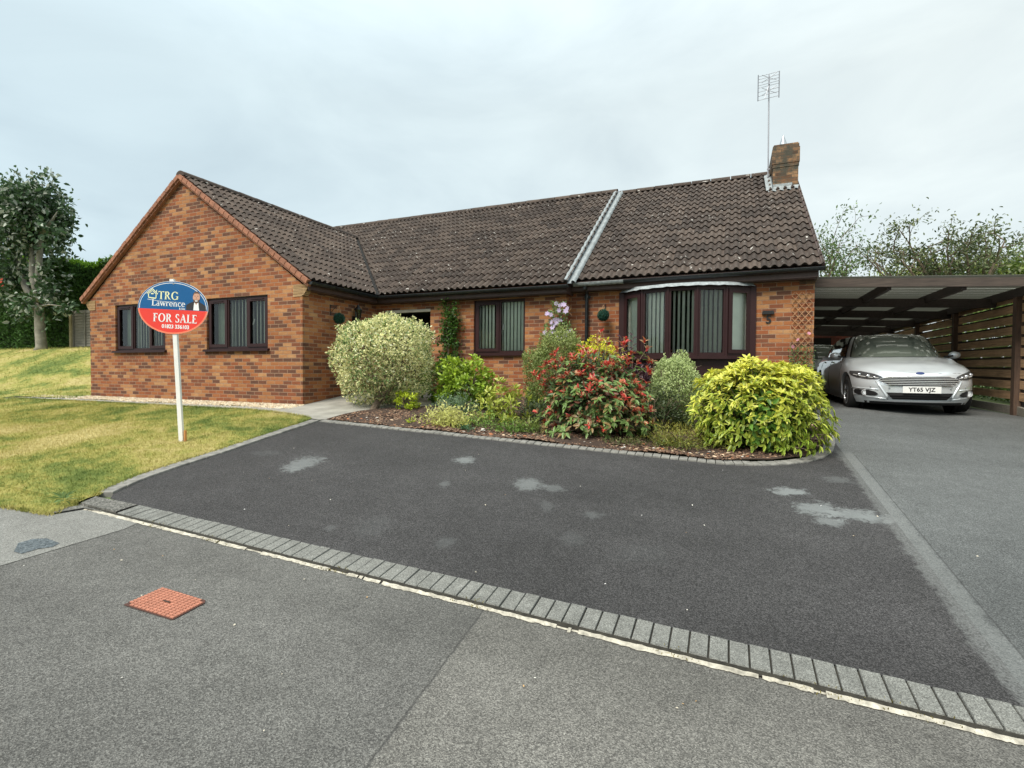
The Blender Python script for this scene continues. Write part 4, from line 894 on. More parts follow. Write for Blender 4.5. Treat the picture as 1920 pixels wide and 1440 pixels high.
    for sx in (-1,1): pl_([(hx+sx*.021-.009,hy+.030),(hx+sx*.021+.009,hy+.030),(hx+sx*.021+.009,hy+.037),(hx+sx*.021-.009,hy+.037)],3,.0035)
    pl_([(hx-.006,hy+.022),(hx+.004,hy+.022),(hx+.009,hy-.004),(hx-.009,hy-.004)],4,.0035)
    o=mb.build('portrait',[MATS['suit'],MATS['sign_white'],MATS['skin'],MATS['hair'],MATS['skin_dark']]); o.data.transform(Matrix.Translation(-Vector(root.location))); o.parent=bd
    mb=MB(); mb.lathe([(.001,.004),(.012,.004),(.014,0)],(0,0,0),12,M@Matrix.Translation((0,.335,.001))); o=mb.build('screw',MATS['metal']); o.data.transform(Matrix.Translation(-Vector(root.location))); o.parent=bd
plain('sign_blue',(.012,.105,.28),.35,var=.12,scale=1.5); plain('sign_red',(.76,.060,.045),.35,var=.05); plain('sign_pink',(.85,.22,.13),.35,var=.05); plain('sign_white',(.82,.84,.84),.4,var=.02); plain('sign_yellow',(.80,.82,.50),.4,var=.03)
plain('suit',(.022,.022,.026),.7); plain('skin',(.55,.31,.22),.6,var=.05); plain('skin_dark',(.42,.22,.15),.6); plain('hair',(.10,.06,.045),.8); plain('stake',(.48,.22,.07),.8)
sign()
# ------------------------------------------------------------------ access cover in the road
def cover():
    pts=[]
    for u,v in ((230.5,1135.7),(306,1102.6),(390.6,1128.6),(323,1164.3)):
        z=-.7
        for _ in range(40): d=ray(u,v); t=(z-CAM.z)/d.z; p=CAM+d*t; z=H(p.x,p.y)
        pts.append(Vector((p.x,p.y,z)))
    a,b,c,d=pts; root=thing('access_cover','small rust-red ribbed metal cover set in the road near the kerb','cover',(sum(pts,Vector())/4)[:])
    # rounded frame plate
    mb=MB(); f=lambda s,t,h=0:(a.lerp(b,s)).lerp(d.lerp(c,s),t)+Vector((0,0,h))
    mb.poly([f(.03,0,.006),f(0,.02,.006),f(0,.98,.006),f(.03,1,.006),f(.90,1,.006),f(1,.94,.006),f(1,.06,.006),f(.94,0,.006)][::-1]); put(mb.build('plate',MATS['rust_dark']),root)
    mb=MB(); ns,nt_=11,12
    for i in range(ns):
        for j in range(nt_):
            s0,s1=(.03+.94*(i+.14)/ns),(.03+.94*(i+.86)/ns); t0,t1=.015+.97*(j+.06)/nt_,.015+.97*(j+.94)/nt_
            if (i,j) in ((0,0),(ns-1,nt_-1)): continue
            q=[f(s0,t0,.007),f(s1,t0,.007),f(s1,t1,.007),f(s0,t1,.007)]; u=[f(s0+.005,t0+.003,.013),f(s1-.005,t0+.003,.013),f(s1-.005,t1-.003,.013),f(s0+.005,t1-.003,.013)]
            mb.poly(u[::-1]); 
            for k in range(4): mb.poly([q[k],u[k],u[(k+1)%4],q[(k+1)%4]])
    put(mb.build('tread',MATS['rust']),root)
    mb=MB(); q=f(.5,.5,.014); mb.bar(q-Vector((.03,0,0)),q+Vector((.03,0,0)),.012,.004); put(mb.build('keyhole',MATS['soil']),root)
plain('rust',(.42,.17,.11),.85,var=.2,scale=30,bmp=.4,grime=.25); plain('rust_dark',(.07,.028,.02),.9)
cover()
# ------------------------------------------------------------------ hanging topiary balls
def topiary(c,hook,wall_pt,label):
    root=thing('topiary_ball',label,'hanging plant',c,'topiary balls hanging on the front walls')
    P,Dd,Nn=[],[],[]; n=2600; v=rng.normal(size=(n,3)); v/=np.linalg.norm(v,axis=1)[:,None]; P=v*(.100+rng.uniform(-.012,.012,(n,1)))
    D_=v+rng.normal(size=(n,3))*.6; col=np.array([.012,.075,.050])*rng.uniform(.5,1.8,(n,1))
    o=leaves('ball',P,D_,v,rng.uniform(.012,.02,n),.55,col,col,'leaf'); o.parent=root
    mb=MB(); mb.ball((0,0,0),.09,10); o=mb.build('core',MATS['leaf_core']); o.parent=root
    c=Vector(c); mb=MB(); hk=Vector(hook)
    for k in range(3):
        a=2*PI*k/3; mb.tube([hk-c,Vector((.06*math.cos(a),.06*math.sin(a),.07))],.003,4)
    o=mb.build('chain',MATS['rope']); o.parent=root
    mb=MB(); wp=Vector(wall_pt); mb.tube([wp+Vector((0,0,.0))-c,hk+Vector((0,0,0))-c],.006,5); mb.tube([wp-Vector((0,0,.16))-c,(wp+(hk-wp)*.75)-c],.005,5); mb.bar(wp-Vector((0,0,.2))-c,wp+Vector((0,0,.02))-c,.016)
    o=mb.build('bracket',MATS['black_iron']); o.parent=root
plain('rope',(.45,.28,.16),.9)
# ------------------------------------------------------------------ carport
WOODC=[('wood_dark',(.060,.040,.028)),('wood_fence',(.175,.105,.058)),('wood_grey',(.17,.145,.115)),('wood_pale',(.42,.34,.18)),('trellis_wood',(.27,.15,.075))]
def wood(name,col,ax=1):
    m,nt,p=newmat(name); tc=N(nt,'ShaderNodeTexCoord'); sc_={0:(1,14,22),1:(14,1,22),2:(20,20,1)}[ax]
    mp=N(nt,'ShaderNodeMapping',inp={3:sc_}); L(nt,tc.outputs['Object'],mp.inputs[0]); n=noise(nt,mp.outputs[0],2.2,6,.65,.6); n2=noise(nt,tc.outputs['Object'],1.3,4,.6)
    r=ramp(nt,[(.25,[c*.5 for c in col]),(.5,col),(.78,[c*1.55 for c in col])]); L(nt,n.outputs[0],r.inputs[0]); r2=ramp(nt,[(.3,.75),(.7,1.3)]); L(nt,n2.outputs[0],r2.inputs[0])
    L(nt,mixc(nt,r.outputs[0],r2.outputs[0],1,'MULTIPLY'),p.inputs['Base Color']); p.inputs['Roughness'].default_value=.8; bump(nt,p,n.outputs[0],.35,.006)
wood('wood_dark',(.030,.021,.017),1); wood('wood_beam',(.062,.047,.038),0); wood('wood_fence',(.40,.25,.14),1); wood('wood_grey',(.19,.175,.145),0); wood('wood_pale',(.40,.33,.19),2); wood('trellis_wood',(.36,.20,.10),2); wood('wood_post',(.075,.045,.03),2)
XF=12.35
def carport():
    root=thing('carport','flat-roofed timber carport between the house and the slatted fence','carport',(10.6,8,0))
    zl,zr=2.49,2.31; x0,x1=8.96,XF-.02; zz=lambda x:zl+(zr-zl)*(x-x0)/(x1-x0); Y0=3.35; Y1=15.0
    mb=MB(); mb.bar((x0,Y0,zz(x0)-.075),(x1+.7,Y0,zz(x1+.7)-.075),.05,.145,up=(0,0,1)); put(mb.build('front_beam',MATS['wood_beam']),root)
    for y in (5.15,7.3,9.5,11.7,13.8):
        mb=MB(); mb.bar((x0,y,zz(x0)-.20),(x1,y,zz(x1)-.20),.06,.17); put(mb.build('cross_beam',MATS['wood_dark']),root)
    for x in (9.02,10.20,11.25,12.28):
        mb=MB(); mb.bar((x,Y0+.03,zz(x)-.125),(x,Y1,zz(x)-.125),.065,.15); put(mb.build('rafter',MATS['wood_dark']),root)
    # corrugated sheets laid across, with translucent laps showing as pale lines
    mb=MB(); n=int((Y1-Y0)/.15*5); 
    for i in range(n):
        ya,yb=Y0-.04+(Y1-Y0)*i/n,Y0-.04+(Y1-Y0)*(i+1)/n; h=lambda y:.018*math.sin(2*PI*y/.15)
        xs=[x0-.0,x1+.75]; mb.poly([(xs[0],ya,zz(xs[0])+.002+.02+h(ya)),(xs[1],ya,zz(xs[1])+.022+h(ya)),(xs[1],yb,zz(xs[1])+.022+h(yb)),(xs[0],yb,zz(xs[0])+.022+h(yb))],m=1 if (i%10)==3 else 0)
    put(mb.build('roof_sheet',[MATS['roof_sheet'],MATS['clear_sheet']],smooth=True),root)
def sheetmat():
    m,nt,p=newmat('roof_sheet'); p.inputs['Base Color'].default_value=(.13,.12,.10,1); p.inputs['Roughness'].default_value=.6
    o=[n for n in nt.nodes if n.type=='OUTPUT_MATERIAL'][0]; t=N(nt,'ShaderNodeBsdfTranslucent',inp={0:(.10,.10,.08,1)}); mx=N(nt,'ShaderNodeMixShader',inp={0:.45}); L(nt,p.outputs[0],mx.inputs[1]); L(nt,t.outputs[0],mx.inputs[2]); L(nt,mx.outputs[0],o.inputs[0])
sheetmat()
def clearmat():
    m,nt,p=newmat('clear_sheet'); p.inputs['Base Color'].default_value=(.5,.5,.45,1)
    o=[n for n in nt.nodes if n.type=='OUTPUT_MATERIAL'][0]; t=N(nt,'ShaderNodeBsdfTranslucent',inp={0:(.85,.85,.78,1)}); mx=N(nt,'ShaderNodeMixShader',inp={0:.8}); L(nt,p.outputs[0],mx.inputs[1]); L(nt,t.outputs[0],mx.inputs[2]); L(nt,mx.outputs[0],o.inputs[0])
clearmat(); plain('batten',(.62,.60,.52),.7)
carport()
def fence():
    root=thing('slatted_fence','tall brown timber fence of horizontal boards beside the carport','fence',(XF,7,0))
    ys=[1.35,4.27,6.95,9.45,11.95,14.6]; zt=lambda y:2.20
    for i,y in enumerate(ys):
        mb=MB(); g=H(XF,y); mb.box(XF-.09,XF+.03,y-.06,y+.06,g-.1,zt(y)); put(mb.build('post',MATS['wood_post']),root)
    for i in range(len(ys)-1):
        a,b=ys[i]+.06,ys[i+1]-.06
        if i==0: a=ys[0]+.06
        g0,g1=H(XF,a)+.02,H(XF,b)+.02
        mb=MB(); mb.bar((XF-.02,a,g0+.07),(XF-.02,b,g1+.07),.045,.15); put(mb.build('gravel_board',MATS['wood_grey']),root)
        nb=10; bottom=.33; 
        for k in range(nb):
            t=k/(nb-1); z0=(g0+bottom)*(1-t)+(2.12)*t; z1=(g1+bottom)*(1-t)+2.12*t; j=random.uniform(-.008,.008)
            mb=MB(); mb.bar((XF+random.uniform(-.006,.006),a-.03,z0+j),(XF+random.uniform(-.006,.006),b+.03,z1-j),.022,.142,up=(0,0,1)); put(mb.build('board',MATS['wood_fence']),root)
        for yy in (a+.02,b-.02):
            mb=MB(); mb.box(XF+.014,XF+.05,yy-.02,yy+.02,g0+.1,2.18); put(mb.build('batten',MATS['wood_dark']),root)
        # second layer of boards on the far side, staggered (hit and miss)
        for k in range(nb-1):
            t=(k+.5)/(nb-1); z0=(g0+bottom)*(1-t)+(2.12)*t; z1=(g1+bottom)*(1-t)+2.12*t
            if k in (0,) : continue
            mb=MB(); mb.bar((XF+.065,a-.03,z0-.016),(XF+.065,b+.03,z1-.016),.02,.072,up=(0,0,1)); put(mb.build('rear_board',MATS['wood_dark']),root)
fence()
root=thing('garage','dark red brick garage wall with dark door at the back of the carport','garage',(10.6,15.2,0))
mb=MB(); mb.box(8.9,12.6,15.05,18,-.3,3.0); put(mb.build('wall',MATS['garage_brick']),root); mb=MB(); mb.box(9.05,11.2,15.0,15.05,-.1,2.1); put(mb.build('garage_door',MATS['dark_inside']),root)
# left-hand side: lap panel and post at the end of the hedge
def panel():
    y=4.3; a=gy(137,600,y); b=gy(185,600,y); z0=H(a.x,y); zt=gy(150,582,y).z; root=thing('fence_panel','weathered grey lap fence panel with pale post left of the bungalow','fence panel',(a.x,y,z0))
    mb=MB(); n=14; h=(zt-z0)/n
    for i in range(n): mb.poly([(a.x+.05,y-.02,z0+i*h-.01),(b.x,y-.02,z0+i*h-.01),(b.x,y+.01,z0+(i+1)*h),(a.x+.05,y+.01,z0+(i+1)*h)]); mb.poly([(a.x+.05,y-.02,z0+i*h-.01),(a.x+.05,y+.01,z0+i*h-.01),(b.x,y+.01,z0+i*h-.01),(b.x,y-.02,z0+i*h-.01)])
    put(mb.build('lap_boards',MATS['wood_grey']),root)
    for x in (a.x+.05,(a.x+b.x)/2,b.x-.1):
        mb=MB(); mb.box(x,x+.045,y-.05,y-.021,z0,zt); put(mb.build('batten',MATS['wood_grey']),root)
    mb=MB(); mb.box(a.x-.10,a.x,y-.09,y+.03,z0-.1,zt+.05); put(mb.build('post',MATS['wood_pale']),root)
panel()
# ------------------------------------------------------------------ shrubs in the bed
def at(u,v,Y): p=gy(u,v,Y); return (p.x,p.y,p.z)
def pal_privet(n,v,h):      # cream-variegated privet: pale new growth, patches of plain green and twiggy brown
    t=rng.random(n); b=np.array([[.60,.58,.30]])*rng.uniform(.7,1.3,(n,1)); g=np.array([[.16,.24,.09]])*rng.uniform(.6,1.3,(n,1)); w=np.array([[.66,.66,.46]])
    nz=np.cos(v@np.array([3.1,1.2,2.3])+1)+np.cos(v@np.array([-2.2,4.1,3.3])); k=(t<.36+.10*nz-.14*(h-.5))[:,None]; mid=np.where(k,g,b); mid=np.where((rng.random(n)<.10)[:,None],w,mid)
    mid=np.where(((rng.random(n)<.22)&(v[:,1]<0)&(h<.5)&(v[:,0]>-.2))[:,None],np.array([[.22,.17,.09]])*rng.uniform(.6,1.3,(n,1)),mid)
    return np.minimum(mid*1.15,.85),np.minimum(mid*1.35,.9)
bush('variegated_privet','large rounded cream and green variegated shrub beside the path','shrub',(*at(724,672,.62)[:2],.97),(.93,.93,.89),20000,.054,.5,pal_privet,mat='leaf_matte',lump=.07,lf=2.5,depth=.22,inner=.10,stems=16,seed=3,spread=.8,clusters=0)
m=MB(); b0=Vector((1.56,.12,H(1.56,.12))); m.tube([b0+Vector((0,0,-.05)),b0+Vector((.03,.1,.12)),b0+Vector((.2,.35,.5))],[.075,.06,.04],9)
for a in range(6): m.tube([b0+Vector((.03,.1,.10)),b0+Vector((.15+.35*math.cos(a),.35+.3*math.sin(a),.65))],[.035,.012],6)
o=m.build('trunk',MATS['bark']); _r=[x for x in C.objects if x.name=='variegated_privet'][0]; put(o,_r)
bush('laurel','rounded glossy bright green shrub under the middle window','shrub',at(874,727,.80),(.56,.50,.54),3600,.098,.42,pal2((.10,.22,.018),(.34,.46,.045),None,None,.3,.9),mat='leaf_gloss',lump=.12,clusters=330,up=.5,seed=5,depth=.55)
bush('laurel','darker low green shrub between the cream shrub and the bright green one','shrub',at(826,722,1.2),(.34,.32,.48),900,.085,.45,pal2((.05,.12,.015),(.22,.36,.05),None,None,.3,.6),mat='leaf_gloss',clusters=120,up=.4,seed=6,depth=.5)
bush('climber','dark green climbing plant trained up the brick wall beside the porch','climbing plant',(2.05,2.10,1.22),(.22,.13,1.10),2600,.055,.75,pal2((.03,.085,.015),(.10,.20,.03),None,None,.35,.3),mat='leaf_gloss',lump=.18,lf=3,seed=8,box=True,depth=.5,inner=.1,stems=4,up=-.3)
bush('choisya','small lime yellow shrub in front of the large cream shrub','shrub',at(763,752,.30),(.205,.20,.18),760,.062,.36,pal2((.30,.42,.02),(.58,.66,.05),None,None,.2,.6),clusters=70,seed=9,depth=.4,up=.4)
bush('choisya','tiny lime seedling plant in the bark mulch near the edging','shrub',at(768,793,-.60),(.085,.08,.07),130,.045,.36,pal2((.30,.42,.02),(.58,.66,.05),None,None,.2,.6),clusters=16,seed=10,stems=3)
bush('small_green_plant','low flat green seedling at the bed edge nearest the path','plant',at(698,798,-.72),(.16,.07,.03),120,.05,.5,pal2((.16,.26,.03),(.36,.46,.08),None,None,.25),clusters=14,seed=11,stems=3)
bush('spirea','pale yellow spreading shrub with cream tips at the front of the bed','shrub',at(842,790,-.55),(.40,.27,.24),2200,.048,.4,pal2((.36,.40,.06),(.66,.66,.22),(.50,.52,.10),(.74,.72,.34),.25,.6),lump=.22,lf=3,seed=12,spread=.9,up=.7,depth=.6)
bush('hebe','low grey green shrub behind the pale yellow one','shrub',at(856,764,.25),(.42,.32,.24),1900,.045,.35,pal2((.10,.17,.09),(.24,.33,.20),None,None,.3,.4),lump=.2,seed=13,up=.6,depth=.5)
bush('euonymus','loose yellow edged green shrub left of the tall green shrub','shrub',at(948,766,.15),(.46,.34,.36),900,.10,.40,pal2((.10,.20,.03),(.18,.28,.04),(.50,.55,.07),(.66,.66,.15),.2,.4),mat='leaf_gloss',clusters=85,lump=.2,seed=14,depth=.6,up=.5)
for (u,v,Y,r_,col,lb,sd) in ((905,798,-.38,(.38,.28,.19),((.08,.17,.03),(.26,.38,.07)),'low mid green ground plant between pale yellow shrub and edged shrub',15),(955,810,-.55,(.34,.22,.15),((.08,.17,.03),(.22,.34,.06)),'low green sprawling plant at the bed edge right of the pale yellow shrub',16),(990,805,-.42,(.30,.24,.17),((.10,.18,.04),(.30,.34,.08)),'small olive green plant at the foot of the red shrub, left side',17),(873,812,-.72,(.13,.09,.07),((.04,.10,.05),(.10,.20,.09)),'tiny bluish green plant on the edging of the bed',18)):
    bush('ground_plant',lb,'plant',at(u,v,Y),r_,1100,.042,.45,pal2(*col,None,None,.3,.5),lump=.3,lf=3,seed=sd,up=.6,depth=.6,stems=4)
bush('box_shrub','tall upright small-leaved green shrub left of the red shrub','shrub',(*at(1040,708,.85)[:2],.58),(.47,.40,.74),19000,.042,.46,pal2((.07,.13,.025),(.24,.32,.08),(.10,.17,.04),(.42,.45,.16),.3,.5),lump=.10,seed=20,box=True,depth=.25,inner=.08,up=.4)
bush('golden_shrub','bright yellow shrub top showing above the red shrub','shrub',at(1116,668,.80),(.36,.30,.26),1700,.045,.5,pal2((.42,.46,.02),(.74,.70,.05),None,None,.2,.5),lump=.15,seed=21,stems=6,depth=.4)
def pal_photinia(n,v,h):
    red=np.array([[.50,.035,.035]])*rng.uniform(.6,1.35,(n,1)); br=np.array([[.30,.10,.05]])*rng.uniform(.6,1.4,(n,1)); pk=np.array([[.62,.42,.24]])*rng.uniform(.8,1.2,(n,1)); gr=np.array([[.10,.17,.055]])*rng.uniform(.7,1.5,(n,1))
    return red,br,pk,gr
def photinia():
    c=np.array(at(1114,746,-.12)); r=np.array([.86,.60,.74]); g=H(c[0],c[1])+.02; root=thing('photinia','wide shrub with red young leaves over green leaves, centre of the bed','shrub',(c[0],c[1],g)); lm=Lump(31,.17,14,2.4)
    nc=860; tips=sph(nc); tips=tips[(tips[:,1]<.55)]; nc=len(tips); tr=lm(tips)*(1-rng.random(nc)**2*.5); ctr=c+tips*r*tr[:,None]; k=ctr[:,2]>g+.03; ctr,tips=ctr[k],tips[k]; nc=len(ctr)
    h=(ctr[:,2]-c[2])/r[2]; redp=np.clip(.36+.45*h+.16*np.abs(tips[:,0]),.05,.75); P=[];D_=[];Nn=[];L_=[];cm=[];ce=[]
    for i in range(nc):
        isred=rng.random()<redp[i]; m=rng.integers(7,13); ax=tips[i]*.7+np.array([0,0,.75]); ax/=np.linalg.norm(ax)
        for j in range(m):
            a=rng.uniform(0,6.28); o=np.cross(ax,[math.cos(a),math.sin(a),.3]); o/=np.linalg.norm(o); t=rng.uniform(.35,1.0) if not isred else rng.uniform(.5,1.6)
            d=o+ax*(.15+t*.8 if isred else t*.45-.15); P.append(ctr[i]-ax*rng.uniform(0,.05)); D_.append(d); Nn.append(ax+rng.normal(size=3)*.2); L_.append((.105 if not isred else .085)*rng.uniform(.7,1.2))
            q=rng.uniform(.7,1.3)
            if isred:
                if rng.random()<.52: m_,e_=np.array([.50,.035,.035]),np.array([.68,.085,.07])
                elif rng.random()<.6: m_,e_=np.array([.34,.10,.04]),np.array([.55,.22,.10])
                else: m_,e_=np.array([.34,.28,.09]),np.array([.68,.46,.30])
            else:
                if rng.random()<.76: m_,e_=np.array([.09,.19,.04]),np.array([.22,.33,.10])
                else: m_,e_=np.array([.22,.15,.05]),np.array([.40,.26,.12])
            cm.append(m_*q); ce.append(e_*q)
    o=leaves('foliage',np.array(P)-np.array(root.location),D_,Nn,np.array(L_),.40,np.array(cm),np.array(ce),'leaf_gloss'); o.parent=root
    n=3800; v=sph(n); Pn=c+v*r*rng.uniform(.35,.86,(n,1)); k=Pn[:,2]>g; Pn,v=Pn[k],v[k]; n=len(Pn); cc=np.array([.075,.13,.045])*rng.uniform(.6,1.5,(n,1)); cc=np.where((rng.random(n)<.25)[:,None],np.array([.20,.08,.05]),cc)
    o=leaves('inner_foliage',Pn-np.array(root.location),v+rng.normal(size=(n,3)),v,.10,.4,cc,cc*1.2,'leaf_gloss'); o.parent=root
    mb=MB(); 
    for i in range(0,nc,2):
        q=Vector(ctr[i])-Vector(root.location); b0=Vector((random.uniform(-.12,.12),random.uniform(-.1,.1),-.02)); mb.tube([b0,b0.lerp(q,.55)+Vector((random.uniform(-.06,.06),random.uniform(-.06,.06),.04)),q],[.010,.007,.003],4)
    o=mb.build('stems',MATS['bark']); o.parent=root
photinia()
bush('dark_shrub','dark shaded low shrub right of the red shrub','shrub',at(1235,772,.30),(.42,.32,.36),2600,.045,.45,pal2((.035,.06,.025),(.11,.14,.06),None,None,.35,.4),lump=.2,seed=33,depth=.4,up=.3)
bush('dark_shrub','dark shaded low shrub left of the red shrub','shrub',at(1008,785,.25),(.34,.28,.30),1900,.045,.45,pal2((.03,.055,.025),(.10,.14,.06),None,None,.35,.4),lump=.2,seed=34,depth=.4,up=.3)
# purple shrub with two taller shoots in front of the bow window
rt_=bush('purple_shrub','dark purple leaved shrub with two taller shoots below the bow window','shrub',at(1200,722,1.05),(.36,.26,.36),1700,.058,.5,pal2((.028,.010,.018),(.085,.030,.045),None,None,.35,.4),mat='leaf_gloss',lump=.2,seed=35,up=.7,depth=.6,stems=10)
P=[];D_=[];Nn=[]
mb=MB()
for (u0,v0,u1,v1) in ((1172,690,1164,632),(1186,690,1187,629)):
    a=Vector(at(u0,v0,1.1)); b=Vector(at(u1,v1,1.1)); mb.tube([a,b],[.006,.003],5); 
    for k in range(9):
        p=a.lerp(b,.15+.85*k/8); s=1 if k%2 else -1; P.append(p); D_.append((s*.9+.1,-.2,.55)); Nn.append((0,-.6,.8))
put(mb.build('shoot',MATS['bark']),rt_); o=leaves('shoot_leaves',np.array(P),np.array(D_),np.array(Nn),.085,.5,np.array([.04,.014,.022]),np.array([.06,.02,.03]),'leaf_gloss'); put(o,rt_)
bush('pittosporum','upright pale green and white speckled shrub in front of the bow window','shrub',(*at(1268,712,.70)[:2],.42),(.38,.34,.62),11000,.038,.5,pal2((.13,.22,.05),(.30,.40,.13),(.36,.46,.18),(.66,.73,.38),.25,.5),lump=.16,seed=36,depth=.3,inner=.1,up=.5)
_w=gpt(120,952)
bush('weed','leafy green weed growing at the lawn corner by the edging','plant',(_w[0],_w[1],H(*_w)+.03),(.09,.06,.05),60,.09,.25,pal2((.14,.24,.08),(.26,.34,.14),None,None,.2),clusters=5,seed=85,stems=0,shoots=0)
bush('heather','low tangled olive plant in front of the red shrub near the edging','plant',at(1175,836,-.62),(.34,.16,.11),1300,.035,.35,pal2((.07,.10,.03),(.20,.20,.07),None,None,.35,.4),lump=.3,lf=3,seed=81,up=.6,depth=.6,stems=4)
bush('heather','low tangled dark plant at the left foot of the red shrub','plant',at(1020,826,-.62),(.24,.13,.10),800,.038,.35,pal2((.06,.10,.03),(.22,.20,.07),None,None,.35,.4),lump=.3,lf=3,seed=82,up=.6,depth=.6,stems=4)
bush('dwarf_conifer','low feathery green and gold conifer at the front edge of the bed','shrub',at(1268,830,-.48),(.40,.28,.22),4600,.040,.22,pal2((.10,.16,.035),(.24,.30,.06),(.12,.18,.04),(.50,.38,.07),.3,.4),lump=.3,lf=3.4,seed=37,depth=.5,up=.5,spread=.9)
bush('lime_tuft','tiny lime green tuft at the edging in front of the low conifer','plant',at(1243,853,-.76),(.07,.05,.05),140,.03,.45,pal2((.26,.36,.05),(.5,.56,.12),None,None,.2),seed=38,stems=3)
def golden():
    c=np.array(at(1412,778,.06)); r=np.array([.77,.74,.73]); g=H(c[0],c[1])+.03; root=thing('spotted_laurel','very large domed yellow and green pointed-leaf shrub at the driveway corner','shrub',(c[0],c[1],g)); lm=Lump(41,.10,14,2.0)
    nc=1900; tips=sph(nc); tips[:,2]=np.where(tips[:,2]<-.55,-tips[:,2],tips[:,2]); tr=lm(tips)*(1-rng.random(nc)**2*.35); sq=np.sign(tips)*np.abs(tips)**.86; ctr=c+sq*r*tr[:,None]; k=(ctr[:,2]>g+.02)&(ctr[:,1]<c[1]+.75); ctr,tips=ctr[k],tips[k]; nc=len(ctr)
    P=[];D_=[];Nn=[];L_=[];cm=[];ce=[]
    for i in range(nc):
        h=(ctr[i,2]-g)/(c[2]+r[2]-g); ax=tips[i]*.8+np.array([0,0,.35+.4*h]); ax/=np.linalg.norm(ax); m=rng.integers(5,10)
        for j in range(m):
            a=rng.uniform(0,6.28); o=np.cross(ax,[math.cos(a),math.sin(a),.25]); o/=np.linalg.norm(o); d=o+ax*rng.uniform(-.1,.9)+np.array([0,0,-.18*(1-h)]); P.append(ctr[i]); D_.append(d); Nn.append(ax+rng.normal(size=3)*.2); L_.append(.090*rng.uniform(.6,1.25)); q=rng.uniform(.75,1.25)
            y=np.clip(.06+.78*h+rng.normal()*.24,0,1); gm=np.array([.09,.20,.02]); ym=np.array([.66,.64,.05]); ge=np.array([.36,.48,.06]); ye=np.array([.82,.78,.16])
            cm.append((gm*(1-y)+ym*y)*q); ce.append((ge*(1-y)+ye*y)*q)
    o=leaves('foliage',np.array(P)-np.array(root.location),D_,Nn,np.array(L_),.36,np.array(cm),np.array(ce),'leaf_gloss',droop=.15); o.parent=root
    # shaded inner leaves
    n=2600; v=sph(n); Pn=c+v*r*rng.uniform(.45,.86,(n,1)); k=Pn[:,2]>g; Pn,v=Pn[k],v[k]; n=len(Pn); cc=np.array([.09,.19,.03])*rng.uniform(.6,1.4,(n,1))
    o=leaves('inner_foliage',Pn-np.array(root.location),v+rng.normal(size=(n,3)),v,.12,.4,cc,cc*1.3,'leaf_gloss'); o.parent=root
    mb=MB()
    for i in range(0,nc,4): q=Vector(ctr[i])-Vector(root.location); b0=Vector((random.uniform(-.2,.2),random.uniform(-.15,.15),-.02)); mb.tube([b0,b0.lerp(q,.6)+Vector((0,0,.05)),q],[.012,.008,.004],4)
    o=mb.build('stems',MATS['bark']); o.parent=root
golden()
# ---- climbers on trellis
def lattice(name,x0,x1,z0,z1,y,n,M_=None,r=.004,lean=0):
    mb=MB(); w_=x1-x0; h=z1-z0
    for i in range(-n,n+1):
        for s,dy in ((1,0),(-1,.008)):
            pts=[]
            for k in range(2):
                pass
            xa=x0+w_*i/n*1.0; 
            # diagonal from (xa,z0) going up with slope h/w*.9
            sl_=1.35*s; a=[]
            t0=x0 if s>0 else x0; 
            zc_=z0+h*.5+ h*.95*i/n
            f=lambda x:zc_+sl_*(x-(x0+x1)/2)*.9
            xs=np.linspace(x0,x1,2); P=[(x,f(x)) for x in xs]
            (xa,za),(xb,zb)=P
            def clip(xa,za,xb,zb):
                if za==zb: return None
                out=[]
                for (x,z) in ((xa,za),(xb,zb)):
                    if z<z0: t=(z0-za)/(zb-za); x=xa+(xb-xa)*t; z=z0
                    elif z>z1: t=(z1-za)/(zb-za); x=xa+(xb-xa)*t; z=z1
                    out.append((x,z))
                return out
            if max(za,zb)<=z0 or min(za,zb)>=z1: continue
            (p,q)=clip(xa,za,xb,zb); mb.bar((p[0],y+dy-lean*(p[1]-z0)*0,p[1]),(q[0],y+dy,q[1]),r*2,.008,up=(0,1,0))
    return mb
def flowers(name,pts,rad,col,mat='petal',petals=6,face=(0,-1,.3)):
    P=[];D_=[];Nn=[];cc=[]
    for p in pts:
        f=np.array(face)+rng.normal(size=3)*.35; f/=np.linalg.norm(f); a0=rng.uniform(0,6); u=np.cross(f,[0,0,1.]); u/=np.linalg.norm(u); w_=np.cross(u,f); q=rng.uniform(.85,1.12)
        for k in range(petals): a=a0+2*PI*k/petals; P.append(p); D_.append(u*math.cos(a)+w_*math.sin(a)+f*.15); Nn.append(f); cc.append(np.array(col)*q)
    return leaves(name,np.array(P),np.array(D_),np.array(Nn),rad,.75,np.array(cc)*.95,np.array(cc),mat,fold=.05,droop=.1)
